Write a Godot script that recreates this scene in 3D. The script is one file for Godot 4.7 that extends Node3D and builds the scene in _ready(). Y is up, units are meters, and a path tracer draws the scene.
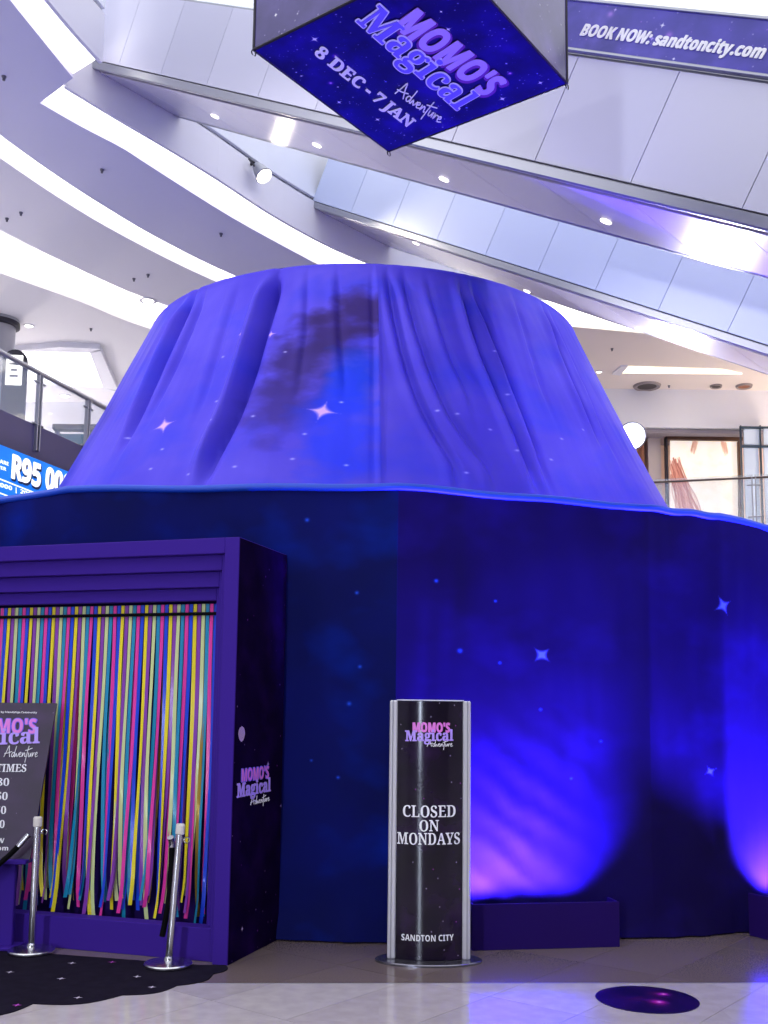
extends Node3D
# ---------------------------------------------------------------- camera model (image taken as 768 x 1024)
const FOCAL := 1040.0
const PX := 384.0
const PY := 585.0
const EYE := Vector3(0, 1.7, 0)
const CEIL := 9.5          # underside of the upper storey
var fw: Vector3
var rt: Vector3
var up: Vector3
var fonts := {}
var M := {}
var names_taken := {}

func ray(px: float, py: float) -> Vector3:
	return fw + rt * ((px - PX) / FOCAL) - up * ((py - PY) / FOCAL)
func on_y(px: float, py: float, h: float) -> Vector3:
	var d := ray(px, py)
	return EYE + d * ((h - EYE.y) / d.y)
func on_depth(px: float, py: float, z: float) -> Vector3:
	var d := ray(px, py)
	return EYE + d * (-z / d.z)
func on_plane(px: float, py: float, q: Vector3, n: Vector3) -> Vector3:
	var d := ray(px, py)
	return EYE + d * ((q - EYE).dot(n) / d.dot(n))
func proj(p: Vector3) -> Vector2:
	var v := p - EYE
	var d := v.dot(fw)
	return Vector2(PX + FOCAL * v.dot(rt) / d, PY - FOCAL * v.dot(up) / d)

# ---------------------------------------------------------------- node helpers
func numbered(called: String) -> String:
	if not names_taken.has(called):
		names_taken[called] = 0
		return called
	names_taken[called] += 1
	return "%s_%03d" % [called, names_taken[called]]
func tag(o: Node, label: String, category: String, group := "") -> void:
	o.set_meta("label", label)
	o.set_meta("category", category)
	if group != "":
		o.set_meta("group", group)
func thing(called: String, label: String, category: String, at := Vector3.ZERO, turn := 0.0, group := "") -> Node3D:
	var o := Node3D.new()
	o.name = numbered(called)
	add_child(o)
	o.position = at
	o.rotation.y = turn
	tag(o, label, category, group)
	return o
func part(parent: Node, called: String, st: SurfaceTool, m: Material, label := "") -> MeshInstance3D:
	st.generate_normals()
	var o := MeshInstance3D.new()
	o.mesh = st.commit()
	o.material_override = m
	o.name = called
	parent.add_child(o, true)
	if label != "":
		o.set_meta("label", label)
	return o
func solo(called: String, label: String, category: String, st: SurfaceTool, m: Material, group := "") -> MeshInstance3D:
	var o := part(self, numbered(called), st, m)
	tag(o, label, category, group)
	return o
func struct(called: String, st: SurfaceTool, m: Material) -> MeshInstance3D:
	var o := part(self, called, st, m)
	o.set_meta("kind", "structure")
	return o
func inst(parent: Node, called: String, mesh: Mesh, m: Material, xf: Transform3D) -> MeshInstance3D:
	var o := MeshInstance3D.new()
	o.mesh = mesh
	o.material_override = m
	o.name = called
	parent.add_child(o, true)
	o.transform = xf
	return o

# ---------------------------------------------------------------- shape helpers
func mb(smooth := false) -> SurfaceTool:
	var st := SurfaceTool.new()
	st.begin(Mesh.PRIMITIVE_TRIANGLES)
	st.set_smooth_group(0 if smooth else -1)
	return st
func tri(st: SurfaceTool, a: Vector3, b: Vector3, c: Vector3, out: Vector3) -> void:
	if (c - a).cross(b - a).dot(out) >= 0.0:
		st.add_vertex(a); st.add_vertex(b); st.add_vertex(c)
	else:
		st.add_vertex(a); st.add_vertex(c); st.add_vertex(b)
func quad(st: SurfaceTool, a: Vector3, b: Vector3, c: Vector3, d: Vector3, out: Vector3) -> void:
	tri(st, a, b, c, out)
	tri(st, a, c, d, out)
func uvquad(st: SurfaceTool, tl: Vector3, tr: Vector3, br: Vector3, bl: Vector3) -> void:
	# seen from the front: top left, top right, bottom right, bottom left (clockwise)
	var p := [tl, tr, br, bl]
	var u := [Vector2(0, 0), Vector2(1, 0), Vector2(1, 1), Vector2(0, 1)]
	for k in [0, 1, 2, 0, 2, 3]:
		st.set_uv(u[k])
		st.add_vertex(p[k])
func cbox(st: SurfaceTool, c: Vector3, s: Vector3, bv := 0.004, b := Basis()) -> void:
	var h := s * 0.5
	bv = minf(bv, minf(h.x, minf(h.y, h.z)) * 0.9)
	var P := {}
	for sx in [-1, 1]:
		for sy in [-1, 1]:
			for sz in [-1, 1]:
				var q := Vector3(sx * h.x, sy * h.y, sz * h.z)
				var i := Vector3(sx * bv, sy * bv, sz * bv)
				P[[sx, sy, sz, 0]] = q - Vector3(0, i.y, i.z)
				P[[sx, sy, sz, 1]] = q - Vector3(i.x, 0, i.z)
				P[[sx, sy, sz, 2]] = q - Vector3(i.x, i.y, 0)
	var w := func(k): return c + b * P[k]
	for e in [-1, 1]:
		quad(st, w.call([e, -1, -1, 0]), w.call([e, 1, -1, 0]), w.call([e, 1, 1, 0]), w.call([e, -1, 1, 0]), b * Vector3(e, 0, 0))
		quad(st, w.call([-1, e, -1, 1]), w.call([1, e, -1, 1]), w.call([1, e, 1, 1]), w.call([-1, e, 1, 1]), b * Vector3(0, e, 0))
		quad(st, w.call([-1, -1, e, 2]), w.call([1, -1, e, 2]), w.call([1, 1, e, 2]), w.call([-1, 1, e, 2]), b * Vector3(0, 0, e))
		for g in [-1, 1]:
			quad(st, w.call([e, g, -1, 0]), w.call([e, g, 1, 0]), w.call([e, g, 1, 1]), w.call([e, g, -1, 1]), b * Vector3(e, g, 0))
			quad(st, w.call([e, -1, g, 0]), w.call([e, 1, g, 0]), w.call([e, 1, g, 2]), w.call([e, -1, g, 2]), b * Vector3(e, 0, g))
			quad(st, w.call([-1, e, g, 1]), w.call([1, e, g, 1]), w.call([1, e, g, 2]), w.call([-1, e, g, 2]), b * Vector3(0, e, g))
			for k in [-1, 1]:
				tri(st, w.call([e, g, k, 0]), w.call([e, g, k, 1]), w.call([e, g, k, 2]), b * Vector3(e, g, k))
func tube(st: SurfaceTool, pts: Array, r: float, n := 10) -> void:
	var rings := []
	var ref := Vector3.UP
	var d0: Vector3 = (pts[1] - pts[0]).normalized()
	if absf(d0.y) > 0.9:
		ref = Vector3.RIGHT
	for i in pts.size():
		var a: Vector3 = pts[maxi(i - 1, 0)]
		var c: Vector3 = pts[mini(i + 1, pts.size() - 1)]
		var t := (c - a).normalized()
		var s := t.cross(ref).normalized()
		var u := s.cross(t).normalized()
		var ring := []
		for k in n:
			var an := TAU * k / n
			ring.append(pts[i] + (s * cos(an) + u * sin(an)) * r)
		rings.append(ring)
	st.set_smooth_group(0)
	for i in pts.size() - 1:
		for k in n:
			var k2: int = (k + 1) % n
			var mid: Vector3 = (rings[i][k] + rings[i][k2]) * 0.5 - pts[i]
			quad(st, rings[i][k], rings[i][k2], rings[i + 1][k2], rings[i + 1][k], mid)
	st.set_smooth_group(-1)
	for e in [0, pts.size() - 1]:
		var o: Vector3 = pts[e] - pts[1 if e == 0 else e - 1]
		for k in n:
			tri(st, pts[e], rings[e][k], rings[e][(k + 1) % n], o)
func lathe(st: SurfaceTool, prof: Array, n := 32, at := Vector3.ZERO, sx := 1.0, sz := 1.0, b := Basis()) -> void:
	for i in prof.size() - 1:
		st.set_smooth_group(i + 1)
		var p: Vector2 = prof[i]
		var q: Vector2 = prof[i + 1]
		var nrm := Vector2(q.y - p.y, p.x - q.x)
		for k in n:
			var a0 := TAU * k / n
			var a1 := TAU * (k + 1) / n
			var am := (a0 + a1) * 0.5
			var out := b * Vector3(nrm.x * cos(am), nrm.y, nrm.x * sin(am))
			var v := func(rr: float, y: float, an: float): return at + b * Vector3(rr * cos(an) * sx, y, rr * sin(an) * sz)
			if p.x > 1e-5 and q.x > 1e-5:
				quad(st, v.call(p.x, p.y, a0), v.call(p.x, p.y, a1), v.call(q.x, q.y, a1), v.call(q.x, q.y, a0), out)
			elif p.x > 1e-5:
				tri(st, v.call(p.x, p.y, a0), v.call(p.x, p.y, a1), v.call(q.x, q.y, a0), out)
			elif q.x > 1e-5:
				tri(st, v.call(p.x, p.y, a0), v.call(q.x, q.y, a0), v.call(q.x, q.y, a1), out)
	st.set_smooth_group(-1)
func slab_poly(st: SurfaceTool, poly: PackedVector2Array, y0: float, y1: float) -> void:
	var idx := Geometry2D.triangulate_polygon(poly)
	for i in range(0, idx.size(), 3):
		for y in [y0, y1]:
			var o := Vector3(0, y - (y0 + y1) * 0.5, 0)
			var a := poly[idx[i]]
			var b := poly[idx[i + 1]]
			var c := poly[idx[i + 2]]
			tri(st, Vector3(a.x, y, a.y), Vector3(b.x, y, b.y), Vector3(c.x, y, c.y), o)
	var turn := -1.0 if Geometry2D.is_polygon_clockwise(poly) else 1.0
	for i in poly.size():
		var a := poly[i]
		var b := poly[(i + 1) % poly.size()]
		var e := b - a
		quad(st, Vector3(a.x, y0, a.y), Vector3(b.x, y0, b.y), Vector3(b.x, y1, b.y), Vector3(a.x, y1, a.y), Vector3(e.y, 0, -e.x) * turn)
func plan(pts: Array, h: float) -> PackedVector2Array:
	var r := PackedVector2Array()
	for q in pts:
		var p := on_y(q[0], q[1], h)
		r.append(Vector2(p.x, p.z))
	return r
func ribbon(pa: PackedVector2Array, pb: PackedVector2Array) -> PackedVector2Array:
	var r := PackedVector2Array(pa)
	for i in pb.size():
		r.append(pb[pb.size() - 1 - i])
	return r
func smooth_line(pts: Array, per := 4) -> Array:
	var r := []
	for i in pts.size() - 1:
		var p0: Array = pts[maxi(i - 1, 0)]
		var p1: Array = pts[i]
		var p2: Array = pts[i + 1]
		var p3: Array = pts[mini(i + 2, pts.size() - 1)]
		for k in per:
			var t := float(k) / per
			r.append([cubic_interpolate(p1[0], p2[0], p0[0], p3[0], t), cubic_interpolate(p1[1], p2[1], p0[1], p3[1], t)])
	r.append(pts[-1])
	return r

# ---------------------------------------------------------------- materials
func mat(c: Color, rough := 0.6, metal := 0.0) -> StandardMaterial3D:
	var m := StandardMaterial3D.new()
	m.albedo_color = c
	m.roughness = rough
	m.metallic = metal
	return m
func rgb(r: float, g: float, b: float) -> Color:
	return Color(r / 255.0, g / 255.0, b / 255.0)
func glow(c: Color, energy: float) -> StandardMaterial3D:
	var m := mat(c, 0.6)
	m.emission_enabled = true
	m.emission = c
	m.emission_energy_multiplier = energy
	return m
func tex(img: Image) -> ImageTexture:
	return ImageTexture.create_from_image(img)
func printed(img: Image, rough := 0.5) -> StandardMaterial3D:
	var m := mat(Color.WHITE, rough)
	m.albedo_texture = tex(img)
	return m
func noise(sd: int, freq: float, oct := 4) -> FastNoiseLite:
	var n := FastNoiseLite.new()
	n.seed = sd
	n.noise_type = FastNoiseLite.TYPE_SIMPLEX_SMOOTH
	n.frequency = freq
	n.fractal_octaves = oct
	return n
func blend_px(img: Image, x: int, y: int, c: Color, a: float) -> void:
	if x < 0 or y < 0 or x >= img.get_width() or y >= img.get_height() or a <= 0.0:
		return
	img.set_pixel(x, y, img.get_pixel(x, y).lerp(c, clampf(a, 0, 1)))
func dot(img: Image, x: float, y: float, r: float, c: Color, a := 1.0) -> void:
	for j in range(int(y - r * 2), int(y + r * 2) + 2):
		for i in range(int(x - r * 2), int(x + r * 2) + 2):
			var d := Vector2(i - x, j - y).length() / r
			blend_px(img, i, j, c, a * exp(-d * d * 1.4))
func spark(img: Image, x: float, y: float, r: float, c: Color, tilt := 0.0, sq := 1.0) -> void:
	# four-pointed printed star
	for j in range(int(y - r), int(y + r) + 2):
		for i in range(int(x - r), int(x + r) + 2):
			var q := Vector2((i - x) * sq, j - y).rotated(tilt) / r
			var s := sqrt(absf(q.x)) + sqrt(absf(q.y))
			blend_px(img, i, j, c, (1.0 - s) * 3.0)
	dot(img, x, y, r * 0.16, c)
func galaxy(w: int, h: int, sd: int, dark: Color, mid: Color, light: Color, freq: float, stars: int, cols: Array, big := 0.0) -> Image:
	var img := Image.create(w, h, false, Image.FORMAT_RGB8)
	var n1 := noise(sd, freq, 5)
	var n2 := noise(sd + 7, freq * 0.6, 4)
	for y in h:
		for x in w:
			var a := clampf(n1.get_noise_2d(x, y) * 0.9 + 0.5, 0, 1)
			var b := clampf(n2.get_noise_2d(x, y) * 1.6 + 0.1, 0, 1)
			img.set_pixel(x, y, dark.lerp(mid, a).lerp(light, b * a))
	var rg := RandomNumberGenerator.new()
	rg.seed = sd
	for k in stars:
		var c: Color = cols[rg.randi() % cols.size()]
		var r := rg.randf_range(0.6, 1.5)
		dot(img, rg.randf() * w, rg.randf() * h, r, c, rg.randf_range(0.4, 1.0))
	for k in int(big):
		var c: Color = cols[rg.randi() % cols.size()]
		spark(img, rg.randf() * w, rg.randf() * h, rg.randf_range(6, 11), c)
	return img

# ---------------------------------------------------------------- lettering
func text_arrays(s: String, font: String) -> Array:
	var t := TextMesh.new()
	t.text = s
	t.font = fonts[font]
	t.font_size = 64
	t.pixel_size = 0.01
	t.depth = 0.1
	t.curve_step = 1.0
	return t.get_mesh_arrays()
# p0 = bottom left, p1 = bottom right, pt = top left of the letters' box, in world space
func letters(parent: Node3D, called: String, s: String, font: String, m: Material, p0: Vector3, p1: Vector3, pt: Vector3, n: Vector3, thick := 0.004, grow := 0.0, lift := 0.0, bend = null) -> MeshInstance3D:
	var arr := text_arrays(s, font)
	var v: PackedVector3Array = arr[Mesh.ARRAY_VERTEX]
	var lo := v[0]
	var hi := v[0]
	for q in v:
		lo = lo.min(q)
		hi = hi.max(q)
	var X := p1 - p0
	var U := pt - p0
	var inv := parent.global_transform.affine_inverse()
	var idx: PackedInt32Array = arr[Mesh.ARRAY_INDEX] if arr[Mesh.ARRAY_INDEX] != null else PackedInt32Array()
	var st := mb()
	var shifts := [Vector2.ZERO]
	if grow > 0.0:
		shifts = []
		for k in 10:
			shifts.append(Vector2(cos(TAU * k / 10), sin(TAU * k / 10)) * grow)
	var count := idx.size() if idx.size() > 0 else v.size()
	var copy := 0
	for sh in shifts:
		copy += 1
		var off: Vector3 = X.normalized() * sh.x + U.normalized() * sh.y
		for i in count:
			var q := v[idx[i] if idx.size() > 0 else i]
			var p := p0 + off + X * ((q.x - lo.x) / (hi.x - lo.x)) + U * ((q.y - lo.y) / (hi.y - lo.y)) + n * (lift + copy * 0.00025 + thick * (q.z - lo.z) / (hi.z - lo.z))
			if bend != null:
				p = bend.call(p)
			st.add_vertex(inv * p)
	return part(parent, called, st, m)
const SCRIPT := [[[0.0, 0.0], [0.2, 0.55], [0.38, 1.05], [0.45, 0.6], [0.6, 0.0]], [[0.0, 0.32], [0.35, 0.36], [0.75, 0.5]],
	[[1.0, 0.38], [0.85, 0.4], [0.76, 0.15], [0.88, 0.0], [1.0, 0.2], [1.14, 1.0]], [[1.05, 0.45], [1.05, 0.1], [1.12, 0.0], [1.22, 0.35], [1.34, 0.0], [1.52, 0.4]],
	[[1.5, 0.18], [1.7, 0.28], [1.66, 0.44], [1.55, 0.3], [1.6, 0.02], [1.82, 0.1]], [[1.88, 0.4], [1.86, 0.0], [2.0, 0.38], [2.1, 0.32], [2.14, 0.02], [2.24, 0.1]],
	[[2.42, 1.0], [2.34, 0.4], [2.26, -0.5]], [[2.1, 0.58], [2.4, 0.66], [2.8, 0.8]], [[2.5, 0.4], [2.5, 0.06], [2.62, 0.04], [2.74, 0.4], [2.76, 0.02]],
	[[2.9, 0.4], [2.9, 0.0], [3.0, 0.36], [3.14, 0.36]], [[3.16, 0.18], [3.36, 0.28], [3.32, 0.44], [3.2, 0.3], [3.25, 0.0], [3.5, 0.12]]]
func handwriting(parent: Node3D, called: String, m: Material, p0: Vector3, p1: Vector3, pt: Vector3, n: Vector3, width: float, lift := 0.003, bend = null) -> void:
	# the word "Adventure" as pen strokes
	var X := (p1 - p0) / 3.5
	var U := pt - p0
	var inv := parent.global_transform.affine_inverse()
	var st := mb()
	for s in SCRIPT:
		var pts := []
		for q in smooth_line(s, 3):
			var p: Vector3 = p0 + X * q[0] + U * q[1] + n * lift
			if bend != null:
				p = bend.call(p)
			pts.append(inv * p)
		tube(st, pts, width * 0.5, 5)
	part(parent, called, st, m)

func _ready() -> void:
	# ------------------------------------------------------------ camera
	var pitch := deg_to_rad(6.96)
	var roll := deg_to_rad(0.7)
	fw = Vector3(0, sin(pitch), -cos(pitch))
	var u0 := Vector3.RIGHT.cross(fw)
	rt = Vector3.RIGHT * cos(roll) + u0 * sin(roll)
	up = -Vector3.RIGHT * sin(roll) + u0 * cos(roll)
	var cam := Camera3D.new()
	cam.name = "camera"
	add_child(cam)
	cam.transform = Transform3D(Basis(rt, up, -fw), EYE)
	cam.near = 0.1
	cam.far = 200.0
	cam.projection = Camera3D.PROJECTION_FRUSTUM
	cam.size = 0.1 * 1024.0 / FOCAL
	cam.frustum_offset = Vector2(0, 0.1 * (PY - 512.0) / FOCAL)
	cam.current = true
	# ------------------------------------------------------------ light and sky
	var we := WorldEnvironment.new()
	we.name = "environment"
	var env := Environment.new()
	env.background_mode = Environment.BG_COLOR
	env.background_color = Color(0.93, 0.935, 0.975)
	env.background_energy_multiplier = 1.0
	env.tonemap_mode = Environment.TONE_MAPPER_LINEAR
	env.tonemap_exposure = 2.0
	env.sdfgi_enabled = true
	env.ssao_enabled = true
	env.ssil_enabled = true
	we.environment = env
	add_child(we)

	for f in [["sans", "Droid Sans", 700], ["sansr", "Droid Sans", 400], ["serif", "Droid Serif", 700], ["serifr", "Droid Serif", 400]]:
		var sf := SystemFont.new()
		sf.font_names = PackedStringArray([f[1]])
		sf.font_weight = f[2]
		fonts[f[0]] = sf
	make_materials()
	build_shell()
	build_upper_storey()
	build_escalators()
	build_balconies()
	build_tent()
	build_gate()
	build_cube()
	build_totem()
	build_floor_things()

func make_materials() -> void:
	M.white = mat(rgb(236, 235, 242), 0.6)
	M.ceil = mat(rgb(218, 217, 238), 0.7)
	M.steel = mat(rgb(205, 205, 208), 0.22, 1.0)
	M.brushed = mat(rgb(168, 170, 178), 0.35, 0.85)
	M.black = mat(rgb(10, 9, 13), 0.7)
	M.black.metallic_specular = 0.2
	M.dark = mat(rgb(40, 38, 50), 0.6)
	M.purple = mat(rgb(62, 35, 144), 0.6)
	M.purple.metallic_specular = 0.2
	M.purple_dark = mat(rgb(38, 17, 94), 0.6)
	M.purple_dark.metallic_specular = 0.2
	M.letter_white = mat(rgb(248, 248, 252), 0.5)
	M.letter_pink = mat(rgb(232, 130, 225), 0.5)
	M.letter_lilac = mat(rgb(190, 160, 252), 0.5)
	M.letter_blue = mat(rgb(120, 105, 240), 0.5)
	M.cove = glow(Color(1.0, 0.985, 0.95), 1.3)
	M.lamp = glow(Color(1.0, 0.97, 0.9), 4.0)
	var g := mat(Color(0.86, 0.93, 0.96, 0.16), 0.03)
	g.transparency = BaseMaterial3D.TRANSPARENCY_ALPHA
	M.glass = g

# ================================================================= room
func build_shell() -> void:
	# floor: grout bed, plain surround, individual tiles where the photograph shows them
	var st := mb()
	cbox(st, Vector3(0, -0.16, -8), Vector3(44, 0.28, 44), 0.0)
	var fl := struct("floor", st, mat(rgb(108, 100, 100), 0.8))
	st = mb()
	for b in [[-22.0, -6.5, -30.0, 14.0], [6.5, 22.0, -30.0, 14.0], [-6.5, 6.5, -30.0, -10.0], [-6.5, 6.5, -2.5, 14.0]]:
		cbox(st, Vector3((b[0] + b[1]) / 2, -0.011, (b[2] + b[3]) / 2), Vector3(b[1] - b[0], 0.022, b[3] - b[2]), 0.0)
	var light_tile := []
	for c in [rgb(200, 190, 190), rgb(206, 197, 197), rgb(196, 187, 188)]:
		light_tile.append(tile_mat(c))
	var dark_tile := []
	for c in [rgb(126, 112, 109), rgb(130, 116, 113), rgb(123, 110, 107)]:
		dark_tile.append(speckled_tile(c))  # tiles beyond the border line are darker, browner and speckled
	part(fl, "surround", st, light_tile[0])
	var ang := deg_to_rad(51.5)
	var ud := Vector2(cos(ang), -sin(ang))
	var vd := Vector2(-sin(ang), -cos(ang))
	var e0 := on_y(160, 983.5, 0)
	var e1 := on_y(700, 983, 0)
	var ed := Vector2(e1.x - e0.x, e1.z - e0.z).normalized()
	var ec := Vector2(e0.x, e0.z)
	var en := Vector2(-ed.y, ed.x)   # towards the camera
	var near_half := PackedVector2Array([ec - ed * 40, ec + ed * 40, ec + ed * 40 + en * 40, ec - ed * 40 + en * 40])
	var far_half := PackedVector2Array([ec - ed * 40 - en * 0.003, ec + ed * 40 - en * 0.003, ec + ed * 40 - en * 40, ec - ed * 40 - en * 40])
	var area := PackedVector2Array([Vector2(-6.5, -10), Vector2(6.5, -10), Vector2(6.5, -2.5), Vector2(-6.5, -2.5)])
	var rg := RandomNumberGenerator.new()
	rg.seed = 5
	for iu in range(-9, 12):
		for iv in range(-18, 20):
			var a := 4.38 + iu * 1.16
			var b := 4.147 + iv * 0.594
			var g := 0.0018
			var poly := PackedVector2Array([ud * (a + g) + vd * (b + g), ud * (a + 1.16 - g) + vd * (b + g), ud * (a + 1.16 - g) + vd * (b + 0.594 - g), ud * (a + g) + vd * (b + 0.594 - g)])
			for inside in Geometry2D.intersect_polygons(poly, area):
				for half in [[near_half, light_tile], [far_half, dark_tile]]:
					for piece in Geometry2D.intersect_polygons(inside, half[0]):
						if piece.size() < 3:
							continue
						st = mb()
						slab_poly(st, piece, -0.021, 0.0)
						part(fl, "tile", st, half[1][rg.randi() % 3])
	st = mb()
	var da := ec - ed * 7.0
	var db := ec + ed * 7.0
	slab_poly(st, PackedVector2Array([da - en * 0.004, db - en * 0.004, db + en * 0.004, da + en * 0.004]), -0.01, 0.0015)
	part(fl, "divider_strip", st, M.brushed, "thin metal strip between pale and brown tiles")
	# walls of the atrium
	st = mb()
	cbox(st, Vector3(0, 8, -26.8), Vector3(44, 16, 0.4), 0.0)
	struct("wall_back", st, M.white)
	st = mb()
	cbox(st, Vector3(-17, 8, -8), Vector3(0.4, 16, 40), 0.0)
	struct("wall_left", st, mat(rgb(176, 172, 180), 0.7))
	st = mb()
	cbox(st, Vector3(17, 8, -8), Vector3(0.4, 16, 40), 0.0)
	struct("wall_right", st, mat(rgb(176, 172, 180), 0.7))
	st = mb()
	cbox(st, Vector3(0, 8, 12), Vector3(34, 16, 0.4), 0.0)
	struct("wall_front", st, mat(rgb(96, 90, 98), 0.7))
	# tall glowing column added out of view, so the totem panel mirrors a highlight
	var lc := thing("light_column", "tall narrow glowing column added out of view opposite the tent entrance", "lightbox", Vector3(-5.6, 0, 10.2), 0.3)
	st = mb()
	cbox(st, Vector3(0, 2.6, 0.1), Vector3(1.5, 5.2, 0.2), 0.02)
	part(lc, "casing", st, M.dark)
	st = mb()
	cbox(st, Vector3(0, 2.9, -0.02), Vector3(1.3, 4.2, 0.04), 0.01)
	part(lc, "lit_face", st, glow(Color(0.86, 0.91, 1.0), 20.0))

func tile_mat(c: Color) -> StandardMaterial3D:
	var m := mat(c, 0.13)
	if not M.has("tile_noise"):
		var img := Image.create(256, 256, false, Image.FORMAT_RGB8)
		var n := noise(3, 0.05, 4)
		for y in 256:
			for x in 256:
				var k := 0.95 + 0.05 * n.get_noise_2d(x, y)
				img.set_pixel(x, y, Color(k, k, k))
		M.tile_noise = tex(img)
	m.albedo_texture = M.tile_noise
	m.uv1_triplanar = true
	m.uv1_world_triplanar = true
	m.uv1_scale = Vector3(0.5, 0.5, 0.5)
	return m

func speckled_tile(c: Color) -> StandardMaterial3D:
	var m := mat(c, 0.2)
	if not M.has("speckle_noise"):
		var img := Image.create(256, 256, false, Image.FORMAT_RGB8)
		var n := noise(8, 0.22, 3)
		var n2 := noise(9, 0.6, 2)
		for y in 256:
			for x in 256:
				var k := 0.94 + 0.05 * n.get_noise_2d(x, y) + 0.06 * n2.get_noise_2d(x, y)
				img.set_pixel(x, y, Color(k, k * 0.985, k * 0.97))
		M.speckle_noise = tex(img)
	m.albedo_texture = M.speckle_noise
	m.uv1_triplanar = true
	m.uv1_world_triplanar = true
	m.uv1_scale = Vector3(1.1, 1.1, 1.1)
	return m

# ================================================================= upper storey seen from below
func build_upper_storey() -> void:
	var s1r := [[-60, -140], [-10, -70], [20, -32], [45, 0], [70, 30], [99, 62]]
	var s1l := [[-100, -140], [-45, -70], [-15, -32], [10, 0], [39, 36], [73, 78]]
	var s2u := [[64, 87], [115, 118], [166, 148], [215, 178], [280, 220], [355, 258], [450, 288], [560, 301], [640, 310], [760, 322], [900, 330]]
	var s2l := [[40, 103], [80, 126], [122, 148], [150, 166], [231, 217], [313, 262], [420, 305], [520, 322], [575, 327], [640, 333], [760, 344], [900, 352]]
	var s3u := [[-160, 10], [-60, 88], [0, 135], [50, 171], [94, 200], [156, 237], [233, 275], [330, 312]]
	var s3l := [[-160, 38], [-60, 114], [0, 158], [62, 200], [125, 237], [212, 280], [320, 322]]
	var s4u := [[-160, 145], [-60, 200], [0, 230], [62, 261], [156, 302], [310, 350]]
	var s4l := [[-160, 200], [-60, 248], [0, 273], [78, 301], [147, 328], [300, 372]]
	var P := func(c): return plan(smooth_line(c), CEIL)
	var e1 := PackedVector2Array(P.call(s1l))
	var e2: PackedVector2Array = P.call(s2l.slice(0, 6))
	# plain ceiling bands between the coves
	var edge := PackedVector2Array(e1)
	edge.append_array(e2)
	var st := mb()
	slab_poly(st, ribbon(edge, P.call(s3u.slice(0, 8))), CEIL, CEIL + 0.45)
	var c := struct("ceiling", st, M.ceil)
	st = mb()
	slab_poly(st, ribbon(P.call(s3l), P.call(s4u)), CEIL, CEIL + 0.45)
	part(c, "ceiling_band", st, mat(rgb(230, 228, 236), 0.7))
	st = mb()
	slab_poly(st, ribbon(P.call(s4l), plan([[-260, 402], [310, 402]], CEIL)), CEIL, CEIL + 0.45)
	part(c, "ceiling_band", st, mat(rgb(236, 233, 236), 0.7))
	st = mb()
	slab_poly(st, ribbon(P.call(s2l.slice(5)), plan([[316, 330], [305, 402], [600, 399], [960, 393]], CEIL)), CEIL, CEIL + 0.45)
	part(c, "ceiling_band", st, mat(rgb(240, 230, 222), 0.7))
	# backing slab above the coves
	st = mb()
	var outer := PackedVector2Array(P.call(s1r))
	outer.append_array(P.call(s2u))
	slab_poly(st, ribbon(outer, plan([[-160, 38], [-160, 145], [-260, 402], [310, 402], [600, 399], [960, 393]], CEIL)), CEIL + 0.45, CEIL + 0.7)
	part(c, "slab", st, M.white)
	# glowing coves
	st = mb()
	slab_poly(st, ribbon(P.call(s1l), P.call(s1r)), CEIL + 0.06, CEIL + 0.3)
	part(c, "cove_light", st, M.cove)
	st = mb()
	slab_poly(st, ribbon(P.call(s2l), P.call(s2u)), CEIL + 0.06, CEIL + 0.3)
	part(c, "cove_light", st, M.cove)
	st = mb()
	slab_poly(st, ribbon(P.call(s3l), P.call(s3u)), CEIL + 0.16, CEIL + 0.3)
	part(c, "cove_light", st, M.cove)
	var s4m := []
	for i in s4l.size():
		s4m.append([lerpf(s4l[i][0], s4u[i][0], 0.3), lerpf(s4l[i][1], s4u[i][1], 0.3)])
	st = mb()
	slab_poly(st, ribbon(P.call(s4l), P.call(s4m)), CEIL + 0.2, CEIL + 0.3)
	part(c, "cove_light", st, M.cove)
	# parapet along the edge of the upper storey
	for run in [[s1r, -0.02], [s2u, 0.0]]:
		var line := plan(smooth_line(run[0]), CEIL)
		for lay in [["fascia", -0.02, 0.62, 0.0, M.white], ["fascia_joint", 0.62, 0.69, 0.05, mat(rgb(120, 122, 150), 0.5)], ["parapet", 0.69, 1.7, 0.0, mat(rgb(238, 242, 250), 0.4)]]:
			st = mb()
			for i in line.size() - 1:
				var a := line[i]
				var b := line[i + 1]
				var nn := Vector2(-(b - a).y, (b - a).x).normalized()
				if nn.dot(Vector2(0, 0) - a) < 0:
					nn = -nn
				a -= nn * lay[3]
				b -= nn * lay[3]
				slab_poly(st, PackedVector2Array([a, b, b + nn * 0.05, a + nn * 0.05]), CEIL + lay[1], CEIL + lay[2])
			part(c, lay[0], st, lay[4])
	# bright roof light in the far ceiling
	st = mb()
	slab_poly(st, plan([[12, 347], [90, 349], [103, 384], [22, 380]], CEIL - 0.03), CEIL - 0.06, CEIL - 0.02)
	var rl := solo("roof_light", "bright white rectangular light panel in the ceiling behind the rail posts", "ceiling light", st, glow(Color(0.97, 0.98, 1.0), 1.4))
	st = mb()
	for q in [[[90, 349], [103, 384], [118, 387], [101, 347]], [[60, 343], [100, 345], [90, 349], [12, 347]], [[22, 380], [103, 384], [118, 388], [20, 386]]]:
		slab_poly(st, plan(q, CEIL - 0.03), CEIL - 0.12, CEIL)
	part(rl, "frame", st, M.white)
	# long recess in the right ceiling
	st = mb()
	slab_poly(st, plan([[626, 366], [722, 369], [742, 373], [617, 372]], CEIL), CEIL - 0.03, CEIL + 0.02)
	var rs := solo("recessed_light", "long pale light recess in the cream ceiling above the poster", "ceiling light", st, glow(Color(1.0, 0.96, 0.86), 0.9))
	st = mb()
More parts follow.
